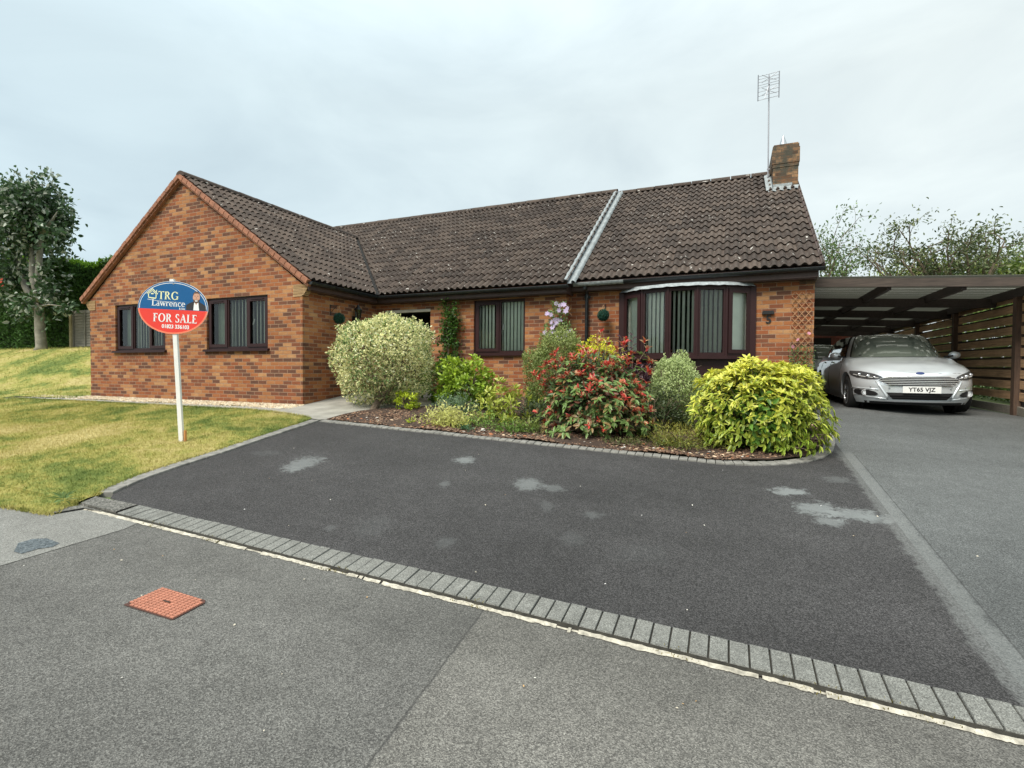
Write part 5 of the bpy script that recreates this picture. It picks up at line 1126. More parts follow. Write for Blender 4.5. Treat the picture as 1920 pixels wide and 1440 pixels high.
def clematis():
    yb=DR-.05; y=D-.10; c0=gy(1047,610,y); root=thing('clematis','climbing plant with pale lilac flowers on a small trellis by the wall corner','climbing plant',(c0.x,y,H(c0.x,y)))
    x0,x1=gy(1024,600,y).x,gy(1070,600,y).x; z1=gy(1047,566,y).z
    put(lattice('t',x0+.04,x1,.5,z1-.05,y+.05,7).build('trellis',MATS['trellis_wood']),root)
    n=1500; t=rng.random(n)**1.3; px=rng.uniform(1018,1078,n); pv=640-75*t; k=np.abs(px-1046)<30*(1-.62*t)+4*np.sin(t*20); px,pv=px[k],pv[k]; P=np.array([gy(a,b,y+rng.uniform(-.10,.03)) for a,b in zip(px,pv)]); n=len(P)
    q=rng.random(n)<.75; P=P[q]; n=len(P); cc=np.array([.12,.19,.06])*rng.uniform(.6,1.6,(n,1)); o=leaves('foliage',P,rng.normal(size=(n,3))+[0,-.4,0],rng.normal(size=(n,3))*.5+[0,-1,.4],.045,.6,cc,cc*1.2,'leaf'); put(o,root)
    fp=[(1043,569),(1050,573),(1057,571),(1064,578),(1061,583),(1048,582),(1027,590),(1033,590),(1040,600),(1034,604),(1045,600),(1050,601),(1038,609),(1044,606),(1022,624),(1030,627),(1037,622),(1045,629),(1054,626),(1064,624),(1071,622),(1059,631),(1049,634),(1026,588),(1036,614),(1068,632)]
    pts=[np.array(gy(a,b,y-rng.uniform(.06,.13))) for a,b in fp]; 
    for p_ in pts: put(flowers('flower',[p_],rng.uniform(.048,.066),(.66,.56,.78)),root)
    mb=MB(); mb.tube([(c0.x,y+.02,H(c0.x,y)),(c0.x-.03,y+.02,.7),(c0.x+.02,y+.02,1.5),(c0.x,y,z1)],[.012,.009,.006,.003],5); put(mb.build('stems',MATS['bark']),root)
clematis()
def rose():
    y=DR-.035; x0,x1=8.60,8.90; z0,z1=.15,2.13; root=thing('trellis_rose','diamond lattice trellis with a sparse pink rose near the carport corner','climbing plant',(8.75,y,H(8.75,y)))
    put(lattice('t',x0,x1,z0,z1,y,15,r=.0045).build('trellis',MATS['trellis_wood']),root)
    n=1250; z=.05+1.15*rng.random(n)**1.2; x=rng.uniform(x0-.06,x1+.06,n); k=rng.random(n)<1.1-z*.55; P=np.stack([x,y-rng.uniform(0,.10,n),z],1)[k]; n=len(P); cc=np.array([.10,.15,.05])*rng.uniform(.6,1.7,(n,1))
    o=leaves('foliage',P,rng.normal(size=(n,3)),rng.normal(size=(n,3))*.5+[0,-1,.4],.042,.55,cc,cc*1.2,'leaf'); put(o,root)
    pts=[np.array(gy(a,b,y-.12)) for a,b in ((1517,625),(1496,637),(1487,650))]; 
    for p_ in pts: put(flowers('flower',[p_],.035,(.72,.36,.45),petals=7),root)
    mb=MB(); 
    for k in range(4): a=random.uniform(x0,x1); mb.tube([(8.75,y-.03,H(8.75,y)),(a,y-.03,.6),(a+random.uniform(-.1,.1),y-.04,1.2)],[.009,.006,.003],5)
    put(mb.build('stems',MATS['bark']),root)
rose()
# ---- topiary balls
b=gy(1131,591,DR-.20); topiary(b,(b.x,b.y,b.z+.20),(b.x,DR,b.z+.22),'dark green topiary ball hanging right of the downpipe, by the bow window')
b=gx(636,597,.22); topiary(b,(b.x,b.y,b.z+.26),(0,b.y-.02,b.z+.27),'dark green topiary ball hanging on the wing side wall by the lantern')
# ------------------------------------------------------------------ trees
def branches(mb,p,d,ln,r,lev,tips,rnd=.5,gen=3,upb=.1):
    q=[p]; n=4
    for i in range(n): d=(d+Vector((random.gauss(0,1),random.gauss(0,1),random.gauss(0,1)))*rnd*.22+Vector((0,0,upb*.3))).normalized(); q.append(q[-1]+d*ln/n)
    mb.tube(q,[r*(1-.45*i/n) for i in range(n+1)],7 if lev<2 else 4,caps=False)
    if lev>=gen: tips+= [q[-1],q[-2],q[-3]]; return
    for k in range(3 if lev<2 else 4):
        s=random.choice(q[1:]); dd=(d+Vector((random.gauss(0,1),random.gauss(0,1),random.gauss(0,.8)))*rnd*1.3+Vector((0,0,upb))).normalized(); branches(mb,s,dd,ln*random.uniform(.55,.8),r*.5,lev+1,tips,rnd,gen,upb)
def left_tree():
    Y=3.4; b=gy(76,676,Y); g=H(b.x,Y); root=thing('whitebeam_tree','grey-barked tree with several upright limbs and silvery green leaves, left of the bungalow','tree',(b.x,Y,g)); B=Vector((b.x,Y,g)); A=lambda u,v,dy=0:gy(u,v,Y+dy)-B
    mb=MB(); mb.tube([Vector((0,0,-.1)),A(78,650),A(75,620),A(74,585),A(74,560)],[.23,.175,.16,.16,.16],14)
    mb.tube([A(72,570),A(71,530),A(74,480),A(77,440),A(82,400)],[.13,.11,.10,.09,.04],10); mb.tube([A(74,565,-.1),A(60,520,-.1),A(60,480,-.1),A(58,430),A(45,380)],[.11,.10,.085,.07,.03],9)
    mb.tube([A(70,575,.1),A(48,540,.2),A(35,500,.3),A(20,450,.3),A(5,400)],[.13,.11,.09,.07,.03],9); mb.tube([A(76,448),A(88,425),A(100,410),A(108,396)],[.08,.06,.04,.012],8); mb.tube([A(74,575),A(92,571,-.3),A(116,574,-.4)],[.045,.03,.008],6)
    put_=mb.build('trunk',MATS['bark_grey'],smooth=True); put_.parent=root
    P=[];n=0
    lm=Lump(51,.2,14,2.3)
    def cl(u,v,ru,rv,rd,n,hollow=.4):
        s=48.5; c=np.array(gy(u,v,Y)); vv=sph(n); rr=lm(vv)*(1-rng.random(n)**1.4*hollow); return c+vv*np.array([ru/s,rd,rv/s])*rr[:,None],vv
    sets=[cl(68,398,47,52,1.05,4700,.6),cl(12,412,46,62,1.1,2600,.6),cl(20,520,32,50,.8,700,.9),cl(45,450,60,50,1.1,1500,.7),cl(95,540,20,55,.6,330,.9),cl(68,570,42,22,.7,520,.9),cl(120,578,14,8,.3,80,.9),cl(40,590,14,14,.4,80,.9),cl(105,450,18,40,.5,350,.8)]
    P=np.concatenate([a for a,_ in sets]); V_=np.concatenate([b for _,b in sets]); n=len(P)
    # shoots: pull leaves towards random twig lines so that the outline is feathery
    k=rng.random(n)<.25; sp_=V_*rng.uniform(0,.35,(n,1)); P=np.where(k[:,None],P+sp_,P)
    D_=rng.normal(size=(n,3))+V_*.5+[0,0,-.2]; Nn=rng.normal(size=(n,3))*.8+[0,0,.7]; a=np.array([.048,.092,.038])*rng.uniform(.6,1.6,(n,1)); wv=rng.random(n)<.22; a=np.where(wv[:,None],np.array([.40,.44,.37])*rng.uniform(.7,1.2,(n,1)),a)
    o=leaves('crown',P-np.array(B),D_,Nn,rng.uniform(.13,.23,n),.62,a*.95,a*1.1,'leaf'); o.parent=root
left_tree()
def hedge():
    root=thing('hedge','tall clipped dark green conifer hedge along the left garden boundary','hedge',(-20,5.6,H(-20,4)))
    n=60000; x=rng.uniform(-34,-11.5,n); t=rng.random(n)
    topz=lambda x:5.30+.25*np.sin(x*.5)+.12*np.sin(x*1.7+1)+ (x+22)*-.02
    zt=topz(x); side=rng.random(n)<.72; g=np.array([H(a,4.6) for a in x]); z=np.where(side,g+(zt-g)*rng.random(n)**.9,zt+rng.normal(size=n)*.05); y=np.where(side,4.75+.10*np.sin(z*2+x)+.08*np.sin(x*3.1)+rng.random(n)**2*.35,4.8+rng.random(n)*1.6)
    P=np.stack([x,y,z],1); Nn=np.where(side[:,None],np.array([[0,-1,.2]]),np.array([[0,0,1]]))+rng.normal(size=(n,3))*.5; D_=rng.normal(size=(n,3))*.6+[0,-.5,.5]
    a=np.array([.040,.088,.020])*rng.uniform(.5,1.7,(n,1)); a=np.where((~side)[:,None],np.array([.17,.30,.03])*rng.uniform(.6,1.4,(n,1)),a)  # top leaves coloured brighter than the sides, painting in the lit top
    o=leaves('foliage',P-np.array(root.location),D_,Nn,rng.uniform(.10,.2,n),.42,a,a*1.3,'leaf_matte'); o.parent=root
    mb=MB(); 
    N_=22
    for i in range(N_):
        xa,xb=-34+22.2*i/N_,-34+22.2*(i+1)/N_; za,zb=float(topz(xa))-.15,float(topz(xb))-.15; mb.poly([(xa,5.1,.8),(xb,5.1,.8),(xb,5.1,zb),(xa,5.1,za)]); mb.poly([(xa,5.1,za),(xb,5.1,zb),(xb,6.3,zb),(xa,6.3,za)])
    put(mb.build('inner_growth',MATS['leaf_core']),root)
hedge()
def rosebush():
    Y=3.9; c=gy(-8,545,Y); root=thing('rose_bush','tall rose bush with a few red flowers at the far left','shrub',(c.x,Y,H(c.x,Y)))
    n=900; v=sph(n); P=np.array(c)+v*[.5,.4,1.3]*rng.random((n,1))**.5; a=np.array([.05,.10,.03])*rng.uniform(.6,1.5,(n,1)); put(leaves('foliage',P,rng.normal(size=(n,3)),v,.09,.6,a,a,'leaf'),root)
    
    for u,v_ in ((5,536),(2,529),(-3,520),(3,524)): put(flowers('flower',[np.array(gy(u,v_,2.6))],0.06,(.50,.05,.02),petals=9),root)
    mb=MB(); mb.tube([(c.x,Y,H(c.x,Y)),(c.x+.1,Y,c.z-.3),(c.x+.3,Y,c.z+.6)],[.03,.02,.008],6); put(mb.build('stems',MATS['bark']),root)
rosebush()
def airy_tree(name,label,base,pts,seed,nl,ll,cols,trunk_r=.14,spread=.5,cat='tree',group=None,dense=0):
    """base point; pts: crown limbs given as world target points"""
    random.seed(seed); B=Vector(base); root=thing(name,label,cat,base,group); mb=MB(); tips=[]
    fork=B+Vector((0,0,max(1.2,(min(p[2] for p in pts)-B.z)*.45))); mb.tube([B-Vector((0,0,.1)),B.lerp(fork,.5)+Vector((.05,.03,0)),fork],[trunk_r,trunk_r*.8,trunk_r*.7],9,caps=False)
    for p in pts:
        p=Vector(p); m1=fork.lerp(p,.45)+Vector((random.gauss(0,.2),random.gauss(0,.2),.2)); mb.tube([fork,m1,p],[trunk_r*.5,trunk_r*.3,trunk_r*.1],6,caps=False)
        for s in (.35,.5,.65,.8,.92,1):
            q=(fork.lerp(m1,s*2) if s<.5 else m1.lerp(p,(s-.5)*2)); d=(p-fork).normalized(); branches(mb,q,(d+Vector((random.gauss(0,1),random.gauss(0,1),random.gauss(0,.6)))*.7).normalized(),(p-fork).length*.22,trunk_r*.13,1,tips,.6,2,.15)
    put(mb.build('trunk',MATS['bark']),root); T=np.array([t[:] for t in tips]); i=rng.integers(0,len(T),nl); P=T[i]+rng.normal(size=(nl,3))*spread*.45
    a=np.array(cols[0]); b_=np.array(cols[1]); t=rng.random((nl,1)); cc=(a*(1-t)+b_*t)*rng.uniform(.6,1.4,(nl,1))
    put(leaves('crown',P,rng.normal(size=(nl,3))+[0,0,-.4],rng.normal(size=(nl,3))*.7+[0,0,.7],ll*rng.uniform(.7,1.3,nl),.45,cc,cc*1.15,'leaf'),root); random.seed(seed+1)
    return root
Yt=17.0
def tgt(lst,Y): return [gy(u,v,Y+random.uniform(-1,1)) for u,v in lst]
airy_tree('plum_tree','wide airy tree with thin arching twigs above the carport','tree'and (gy(1790,700,Yt).x,Yt,H(13,14)),tgt([(1640,490),(1675,472),(1705,458),(1740,462),(1775,470),(1812,466),(1850,468),(1885,450),(1650,510),(1700,500),(1745,495),(1810,490),(1860,485)],Yt),61,6800,.13,((.05,.085,.03),(.17,.19,.085)),.2,.42,group=None)
airy_tree('birch_tree','narrow thin tree rising between the house verge and the wide tree','tree'and (gy(1560,700,15.0).x,15.2,H(10,14)),tgt([(1562,450),(1578,445),(1552,470),(1580,485),(1540,495),(1565,505),(1590,500),(1532,465),(1560,520)],15.0),63,2400,.12,((.05,.10,.03),(.15,.22,.07)),.1,.33)
airy_tree('hazel_tree','denser bushy tree behind the right end of the carport roof','tree'and (gy(1900,700,20).x,20,H(10,14)),tgt([(1800,530),(1840,520),(1890,512),(1930,500),(1960,505),(1760,535),(1870,528),(1920,520)],20.0),67,7000,.17,((.06,.11,.02),(.20,.26,.05)),.16,.75)
airy_tree('hazel_tree','low bright green bushy tree just above the middle of the carport roof','tree'and (gy(1700,700,19).x,19,H(10,14)),tgt([(1670,535),(1700,530),(1740,528),(1720,535),(1770,528),(1790,525)],19.0),69,3000,.16,((.10,.16,.02),(.32,.36,.06)),.12,.6)
bush('neighbour_hedge','dense leafy hedge seen through the gaps of the slatted fence','hedge',(14.6,9.0,1.3),(.9,7.0,1.5),16000,.13,.5,pal2((.05,.10,.02),(.20,.30,.06),None,None,.3,.3),lump=.2,seed=71,ground=0,depth=.3,stems=4)
# trees across the road, seen only as reflections in the glass
airy_tree('street_tree','leafy tree across the road mirrored in the bow window','tree'and (3.5,-24,-.8),[(1,-24,5),(2,-22,7),(4,-25,8),(6,-24,7),(7,-23,5),(0,-23,4),(4,-22,5)],73,16000,.45,((.03,.06,.015),(.08,.12,.03)),.3,1.0)
airy_tree('street_tree','second leafy tree across the road mirrored in the windows','tree'and (-7,-25,-.8),[(-10,-24,4),(-9,-22,6),(-6,-25,8),(-4,-24,6),(-11,-23,4),(-7,-22,5)],75,14000,.45,((.03,.06,.015),(.08,.12,.03)),.3,1.0)
bush('roadside_hedge','long clipped hedge on the far side of the road, behind the viewer','hedge',(2,-21,.5),(22,1.2,1.9),22000,.35,.6,pal2((.03,.06,.015),(.09,.13,.03),None,None,.3,.3),lump=.05,seed=77,ground=-.9,depth=.1,inner=.0,stems=4,box=True)
# ------------------------------------------------------------------ grass blades, gravel, mulch, litter
def inpoly(P,poly):
    x,y=P[:,0],P[:,1]; c=np.zeros(len(P),bool); n=len(poly)
    for i in range(n):
        (x0,y0),(x1,y1)=poly[i],poly[(i+1)%n]; k=((y0>y)!=(y1>y))&(x<(x1-x0)*(y-y0)/((y1-y0) or 1e-9)+x0); c^=k
    return c
def Hn(P): return np.array([H(a,b) for a,b in P])
def grass(name,x0,x1,y0,y1,dens,hh,ww,clipx=None):
    n=int((x1-x0)*(y1-y0)*dens); P=np.stack([rng.uniform(x0,x1,n),rng.uniform(y0,y1,n)],1); P=P[inpoly(P,LAWN)]
    return P
parts=[]
for (x0,x1,y0,y1,dn,h_) in ((-6,2,-5.6,-.5,4600,.030),(-9.3,-6,-5.6,-.5,1700,.036),(-15,-6.9,-.4,4.2,420,.05),(-22,-9.3,-5.6,4.5,130,.06)):
    P=grass('',x0,x1,y0,y1,dn,h_,0)
    if (x0,y0)==(-22,-5.6): P=P[(P[:,0]<-15)|(P[:,1]<-.4)]
    parts.append((P,h_))
# longer untrimmed blades along the edges
for (poly_,off_) in ((LE+[(1.64,-4.5)],(0,-.01)),([(1.68,-4.45)]+EDGE_L+[(1.10,-1.0)],(.02,0)),([(-9,-.66),(-.6,-.66),(1.0,-.84)],(0,0))):
    for (xa,ya),(xb,yb) in zip(poly_,poly_[1:]):
        m_=int(math.hypot(xb-xa,yb-ya)*650); t=rng.random(m_); parts.append((np.stack([xa+(xb-xa)*t+off_[0]+rng.normal(size=m_)*.018,ya+(yb-ya)*t+off_[1]+rng.normal(size=m_)*.018],1),.036))
VV=[];FF=[];b=0
for P,h_ in parts:
    n=len(P); z=Hn(P)+np.where(P[:,1]<KY,.006,.016); a=rng.uniform(0,6.28,n); hh=h_*rng.uniform(.5,1.5,n); ww=h_*.11*rng.uniform(.7,1.3,n); ln=rng.normal(size=(n,2))*.55
    base=np.stack([P[:,0],P[:,1],z],1); s=np.stack([np.cos(a)*ww,np.sin(a)*ww,np.zeros(n)],1); tip=base+np.stack([ln[:,0]*hh,ln[:,1]*hh,hh],1)
    VV.append(np.stack([base-s,base+s,tip],1).reshape(-1,3)); FF.append(np.arange(3*n).reshape(-1,3)+b); b+=3*n
V_=np.concatenate(VV); Fc=np.concatenate(FF); me=bpy.data.meshes.new('grass'); me.vertices.add(len(V_)); me.vertices.foreach_set('co',V_.astype(np.float32).ravel()); me.loops.add(Fc.size); me.loops.foreach_set('vertex_index',Fc.astype(np.int32).ravel()); me.polygons.add(len(Fc)); me.polygons.foreach_set('loop_start',np.arange(0,Fc.size,3,dtype=np.int32)); me.materials.append(MATS['blades']); me.update(calc_edges=True)
tag(link('grass',me),'short patchy green and straw coloured mown grass','grass',kind='stuff')
def chips(name,label,cat,P,z,size,flat,cols,n_,lift=.0):
    """irregular little stones or chips: squashed tetra-ish hulls"""
    n=len(P); base=np.array([[1,0,0],[.3,.9,0],[-.8,.5,0],[-.7,-.6,0],[.4,-.9,0],[.25,.1,1],[-.3,-.05,.9]],float)
    a=rng.uniform(0,6.28,n); s=size*rng.uniform(.5,1.4,(n,1,1)); J=base[None]*(1+rng.uniform(-.3,.3,(n,7,1))); J=J*np.array([1,rng.uniform(.45,.9),flat]); 
    ca,sa=np.cos(a),np.sin(a); X=J[:,:,0]*ca[:,None]-J[:,:,1]*sa[:,None]; Y_=J[:,:,0]*sa[:,None]+J[:,:,1]*ca[:,None]; tl=rng.normal(size=(n,2,1))*.25; Z=J[:,:,2]+X*tl[:,0]+Y_*tl[:,1]
    V=np.stack([X,Y_,Z],2)*s+np.stack([P[:,0],P[:,1],z],1)[:,None,:]; T=np.array([[0,1,5],[1,6,5],[1,2,6],[2,3,6],[3,4,6],[4,5,6],[4,0,5]]); Fc=(T[None]+7*np.arange(n)[:,None,None]).reshape(-1,3)
    me=bpy.data.meshes.new(name); me.from_pydata(V.reshape(-1,3).tolist(),[],Fc.tolist()); cc=np.array(cols)[rng.integers(0,len(cols),n)]*rng.uniform(.8,1.2,(n,1)); CC=np.ones((n,7,4)); CC[:,:,:3]=cc[:,None]; at_=me.color_attributes.new('col','FLOAT_COLOR','POINT'); at_.data.foreach_set('color',CC.astype(np.float32).ravel()); me.materials.append(MATS['chip'])
    return tag(link(name,me),label,cat,kind='stuff')
leafmat('chip',.85,.0,.2)
n=11000; P=np.stack([rng.uniform(-8.6,.05,n),rng.uniform(-.42,.0,n)],1); P=P[(P[:,1]>-.36+.05*np.sin(P[:,0]*3))|(rng.random(len(P))<.12)]; P=P[(P[:,1]>-.30)|(P[:,0]>-9)]
P=P[~((P[:,0]<-7.0)&(P[:,1]>-.12))]
chips('gravel','pale buff pea gravel strip along the foot of the gable wall','gravel',P,Hn(P)+.014,.016,.7,[(.60,.49,.33),(.68,.60,.44),(.50,.38,.24),(.38,.31,.24),(.74,.68,.56)],0)
BED=[(1.48,-.80),(1.52,-.15),(1.80,.26),(2.66,.80),(2.66,2.1),(8.85,2.4),(8.97,1.2),(8.85,.65),(8.73,.20),(8.47,-.30),(8.1,-.60),(7.6,-.865),(7.0,-.865),(1.44,-.865)]
n=20000; P=np.stack([rng.uniform(1.4,9,n),-.865+3.1*rng.random(n)**1.6],1); P=P[inpoly(P,BED)]
def bedz(P): return np.array([H(a,b)+.04+.03*mnoise.noise(Vector((a*1.6,b*1.6,0))) for a,b in P])
chips('bark_mulch','brown bark chip mulch covering the planting bed','mulch',P,bedz(P)-.004,.022,.35,[(.14,.080,.052),(.20,.12,.08),(.09,.055,.04),(.28,.19,.13),(.06,.038,.028)],0)
n=150; P=np.stack([rng.uniform(1.6,8.2,n),-.82+.28*rng.random(n)**1.5],1); P=P[inpoly(P,BED)]; chips('fallen_leaves','pale dry leaves and pebbles scattered on the mulch edge','leaf litter',P,bedz(P)+.004,.026,.3,[(.40,.29,.19),(.50,.38,.27),(.55,.52,.47),(.34,.14,.07)],0)
n=150; P=np.stack([rng.uniform(1.8,12,n),rng.uniform(-4.3,-1.1,n)],1); k=rng.integers(0,n,45); Q=np.stack([rng.uniform(2,10,55),rng.uniform(-6.6,-4.8,55)],1); P=np.concatenate([P[k],Q]); chips('grit','tiny pale stones and bits of leaf on the tarmac','grit',P,Hn(P)+.008,.0065,.5,[(.7,.68,.62),(.6,.55,.45),(.75,.75,.75),(.45,.30,.15)],0)
for (u,v) in ((348,929),(613,983)):
    pass
# moss and small weeds in the kerb joint
n=520; x=rng.choice([4.9,6.1,7.35,8.05,8.45,2.95,3.7],n)+rng.normal(size=n)*.10; P=np.stack([x,-4.615+rng.normal(size=n)*.012],1); zz_=Hn(P)+.02; cc=np.array([[.20,.17,.05]])*rng.uniform(.5,1.6,(n,1)); o=leaves('moss',np.stack([P[:,0],P[:,1],zz_-.02],1),rng.normal(size=(n,3))*.5+[0,0,1],rng.normal(size=(n,3)),.022,.3,cc,cc,'leaf_matte'); tag(o,'small dry weeds and moss growing in the kerb joint','weeds',kind='stuff')
# ------------------------------------------------------------------ silver saloon
def carmats():
    m,nt,p=newmat('car_paint'); p.inputs['Base Color'].default_value=(.67,.72,.76,1); p.inputs['Metallic'].default_value=.40; p.inputs['Roughness'].default_value=.30; p.inputs['Coat Weight'].default_value=1; p.inputs['Coat Roughness'].default_value=.04
    plain('car_black',(.006,.006,.007),.65,var=.05); plain('tyre',(.012,.012,.012),.85); plain('alloy',(.34,.35,.36),.3,.9); plain('chrome',(.80,.82,.84),.25,.45,var=.02); plain('plate_white',(.80,.80,.78),.4,var=.02); plain('lamp_dark',(.10,.105,.11),.15,.4)
    plain('lamp_silver',(.55,.56,.58),.2,.8); plain('car_trim',(.35,.33,.28),.8); plain('badge_blue',(.01,.03,.14),.3)
carmats()
def smoother(a,b,x): t=min(1,max(0,(x-a)/(b-a))); return t*t*(3-2*t)
Lc=4.85
def interp(tab,x):
    for (a,b),(c,d) in zip(tab,tab[1:]):
        if x<=c: t=(x-a)/(c-a) if c>a else 0; t=max(0,min(1,t)); t=t*t*(3-2*t)*.5+t*.5; return b+(d-b)*t
    return tab[-1][1]
def halfW(z): return interp([(.16,.86),(.30,.905),(.55,.925),(.72,.918),(.86,.885),(.95,.84),(1.02,.80)],z)
def frontY(z): return interp([(.16,.09),(.24,.03),(.32,.0),(.50,.0),(.60,.03),(.68,.055),(.75,.12),(.82,.30),(.90,.7)],z)
def rearY(z): return interp([(.16,4.74),(.35,4.82),(.6,4.85),(.85,4.78),(1.0,4.70)],z)
def ztop(y): return interp([(0,.70),(.10,.745),(.35,.81),(.8,.88),(1.25,.955),(1.6,.985),(3.4,1.00),(4.2,1.03),(4.75,1.01),(4.85,.98)],y)
def planx(z,y):      # half width at height z, distance y from the nose
    f,r=frontY(z),rearY(z); W_=halfW(z); A=1.15; A2=.7
    if y<f+A: t=(f+A-y)/A; t=min(1,max(0,t)); w_=W_*(1-t**3.3)**(1/2.0)
    elif y>r-A2: t=(y-r+A2)/A2; t=min(1,max(0,t)); w_=W_*(1-t**3.5)**(1/2.6)
    else: w_=W_
    return w_
def fy_(x,z):       # y of the nose surface at (x,z)
    W_=halfW(z); A=1.15; s=min(.999,abs(x)/W_); t=(1-s**2.0)**(1/3.3); return frontY(z)+A*(1-t)
def make_car(name,label,group=None):
    root=thing(name,label,'car',(0,0,0),group)
    ns=72; nl=16; rings=[]; V=[]; Fc=[]
    zs=[.16,.20,.24,.28,.34,.40,.46,.52,.58,.63,.68,.72,.76,.82,.88,.94]
    # each ring keeps a fixed fraction of height between sill and top line so that the bonnet slopes
    def ringpt(i,k):
        a=2*PI*i/ns; s,c=math.sin(a),math.cos(a); t=k/(nl-1); z0=.17
        # pseudo plan direction: c along y (front=-), s across
        yy=Lc/2-Lc/2*(math.copysign(abs(c)**.62,c)); 
        zt=ztop(min(max(yy,0),Lc)); z=z0+(zt-z0)*t
        f,r=frontY(min(z,.74)),rearY(z); y=f+(r-f)*(yy/Lc)
        return y,z,(1 if s>=0 else -1),abs(s),a
    for k in range(nl):
        b=len(V)
        for i in range(ns):
            y,z,sg,s,a=ringpt(i,k); x=planx(z,y)*sg
            if i in (0,ns//2): x=0
            V.append((x,y,z))
        rings.append(b)
    for k in range(nl-1):
        for i in range(ns): Fc.append((rings[k]+i,rings[k]+(i+1)%ns,rings[k+1]+(i+1)%ns,rings[k+1]+i))
    # top cap with crown
    T=rings[-1]; rows=[[T]]; Hs=6
    half=ns//2
    cols=[]
    for i in range(1,half):
        R_,L_=T+i,T+ns-i; row=[R_]; (xr,yr,zr_)=V[R_]; 
        for q in range(1,Hs):
            t=q/Hs; x=xr+(V[L_][0]-xr)*t; cr=.055*(1-(2*t-1)**2)*smoother(0,.5,yr)*(1-smoother(4.5,4.85,yr)); 
            cr+= .012*max(0,1-abs(abs(x)-.45)/.16)*smoother(.1,.5,yr)*(1-smoother(1.3,1.6,yr))
            V.append((x,yr,zr_+cr)); row.append(len(V)-1)
        row.append(L_); cols.append(row)
    f0=T; fl=T+half
    for q in range(Hs): Fc.append((f0,cols[0][q],cols[0][q+1])); Fc.append((fl,cols[-1][q+1],cols[-1][q]))
    for a,b in zip(cols,cols[1:]):
        for q in range(Hs): Fc.append((a[q],b[q],b[q+1],a[q+1]))
    Bt=rings[0]; Fc.append(tuple(Bt+i for i in range(ns))[::-1])
    me=bpy.data.meshes.new('body'); me.from_pydata(V,[],Fc); bm=bmesh.new(); bm.from_mesh(me); bmesh.ops.recalc_face_normals(bm,faces=bm.faces); bm.to_mesh(me); bm.free()
    o=bpy.data.objects.new('tmpb',me); C.objects.link(o)
    WH=[(.93,.335),(3.78,.335)]; cuts=[]
    for (y,r) in WH:
        for sx in (-1,1):
            mb=MB(); n=28; M=Matrix.Rotation(PI/2,4,'Y'); pr=[(.375,-.15),(.375,.15)]
            mb.tube([(sx*.70,y,.335),(sx*1.02,y,.335)],.375,28); c=mb.build('cut',MATS['car_black']); cuts.append(c); bo=o.modifiers.new('b','BOOLEAN'); bo.operation='DIFFERENCE'; bo.object=c; bo.solver='EXACT'
    bpy.context.view_layer.update(); me2=bpy.data.meshes.new_from_object(o.evaluated_get(bpy.context.evaluated_depsgraph_get()))
    for c in cuts+[o]: bpy.data.objects.remove(c)
    me2.name='body'; me2.materials.clear(); me2.materials.append(MATS['car_paint'])
    me2.polygons.foreach_set('use_smooth',np.ones(len(me2.polygons),dtype=bool)); bm=bmesh.new(); bm.from_mesh(me2)
    for e_ in bm.edges:
        if len(e_.link_faces)==2 and e_.calc_face_angle(0)>R(38): e_.smooth=False
    bm.to_mesh(me2); bm.free(); link('body',me2,root)
    def B(mb,nm,mat,parent=root,**k): o=mb.build(nm,MATS[mat],**k) if isinstance(mat,str) else mb.build(nm,[MATS[q] for q in mat],**k); o.parent=parent; return o
    # wheel arch liners, wheels
    for (y,r) in WH:
        for sx in (-1,1):
            mb=MB(); mb.lathe([(.33,0),(.335,.20)],(0,0,0),24); 
            mb=MB(); mb.tube([(sx*.66,y,.335),(sx*.705,y,.335)],.37,24); B(mb,'arch_liner','car_black')
            t=MB(); Mx=Matrix.Translation((sx*.80,y,.325))@Matrix.Rotation(PI/2*sx,4,'Y'); t.lathe([(.215,-.10),(.30,-.105),(.322,-.08),(.327,0),(.322,.08),(.30,.098),(.225,.10),(.215,.09)],(0,0,0),36,Mx); wo_=B(t,'wheel','tyre',auto=40)
            h=MB(); h.lathe([(.222,.098),(.205,.09),(.20,.06),(.19,-.02)],(0,0,0),36,Mx); h.lathe([(.001,.075),(.035,.075),(.045,.05)],(0,0,0),16,Mx)
            for q in range(10):
                a=2*PI*q/10; a2=a+.10
                for aa,ab in ((a,a2+.04),):
                    p0=Mx@Vector((.04*math.cos(aa),.04*math.sin(aa),.06)); p1=Mx@Vector((.205*math.cos(ab),.205*math.sin(ab),.075)); h.bar(p0,p1,.026,.020)
            B(h,'rim','alloy',wo_); d=MB(); d.lathe([(.001,-.02),(.15,-.02),(.155,-.03)],(0,0,0),20,Mx); B(d,'brake_disc','metal',wo_)
    # greenhouse
    def G(s,t):     # s in 0..1 round from nose centre clockwise (x>0 first), t height
        a=2*PI*s; c,sn=math.cos(a),math.sin(a); y0=1.22+(2.00-1.22)*t; y1=4.52-(4.52-3.55)*(t**1.1); Wd=.815-(.815-.565)*t**1.15; zb=.955+.03*0
        cy=(y0+y1)/2; ry=(y1-y0)/2; ex=2/5.5; yy=cy-ry*math.copysign(abs(c)**ex,c); xx=Wd*math.copysign(abs(sn)**(2/3.6),sn); bow=.10*(1-(xx/Wd)**2) if c>0 else .05*(1-(xx/Wd)**2)
        yy-=math.copysign(1,c)*bow*(abs(c)**.5); z=.93+(1.425-.93)*math.sin(min(1,t)*PI/2*.96)/math.sin(PI/2*.96); return Vector((xx,yy,z))
    mb=MB(); NS,NT=96,12
    for i in range(NS):
        for j in range(NT): mb.poly([G(i/NS,j/NT),G((i+1)/NS,j/NT),G((i+1)/NS,(j+1)/NT),G(i/NS,(j+1)/NT)])
    rows=[]
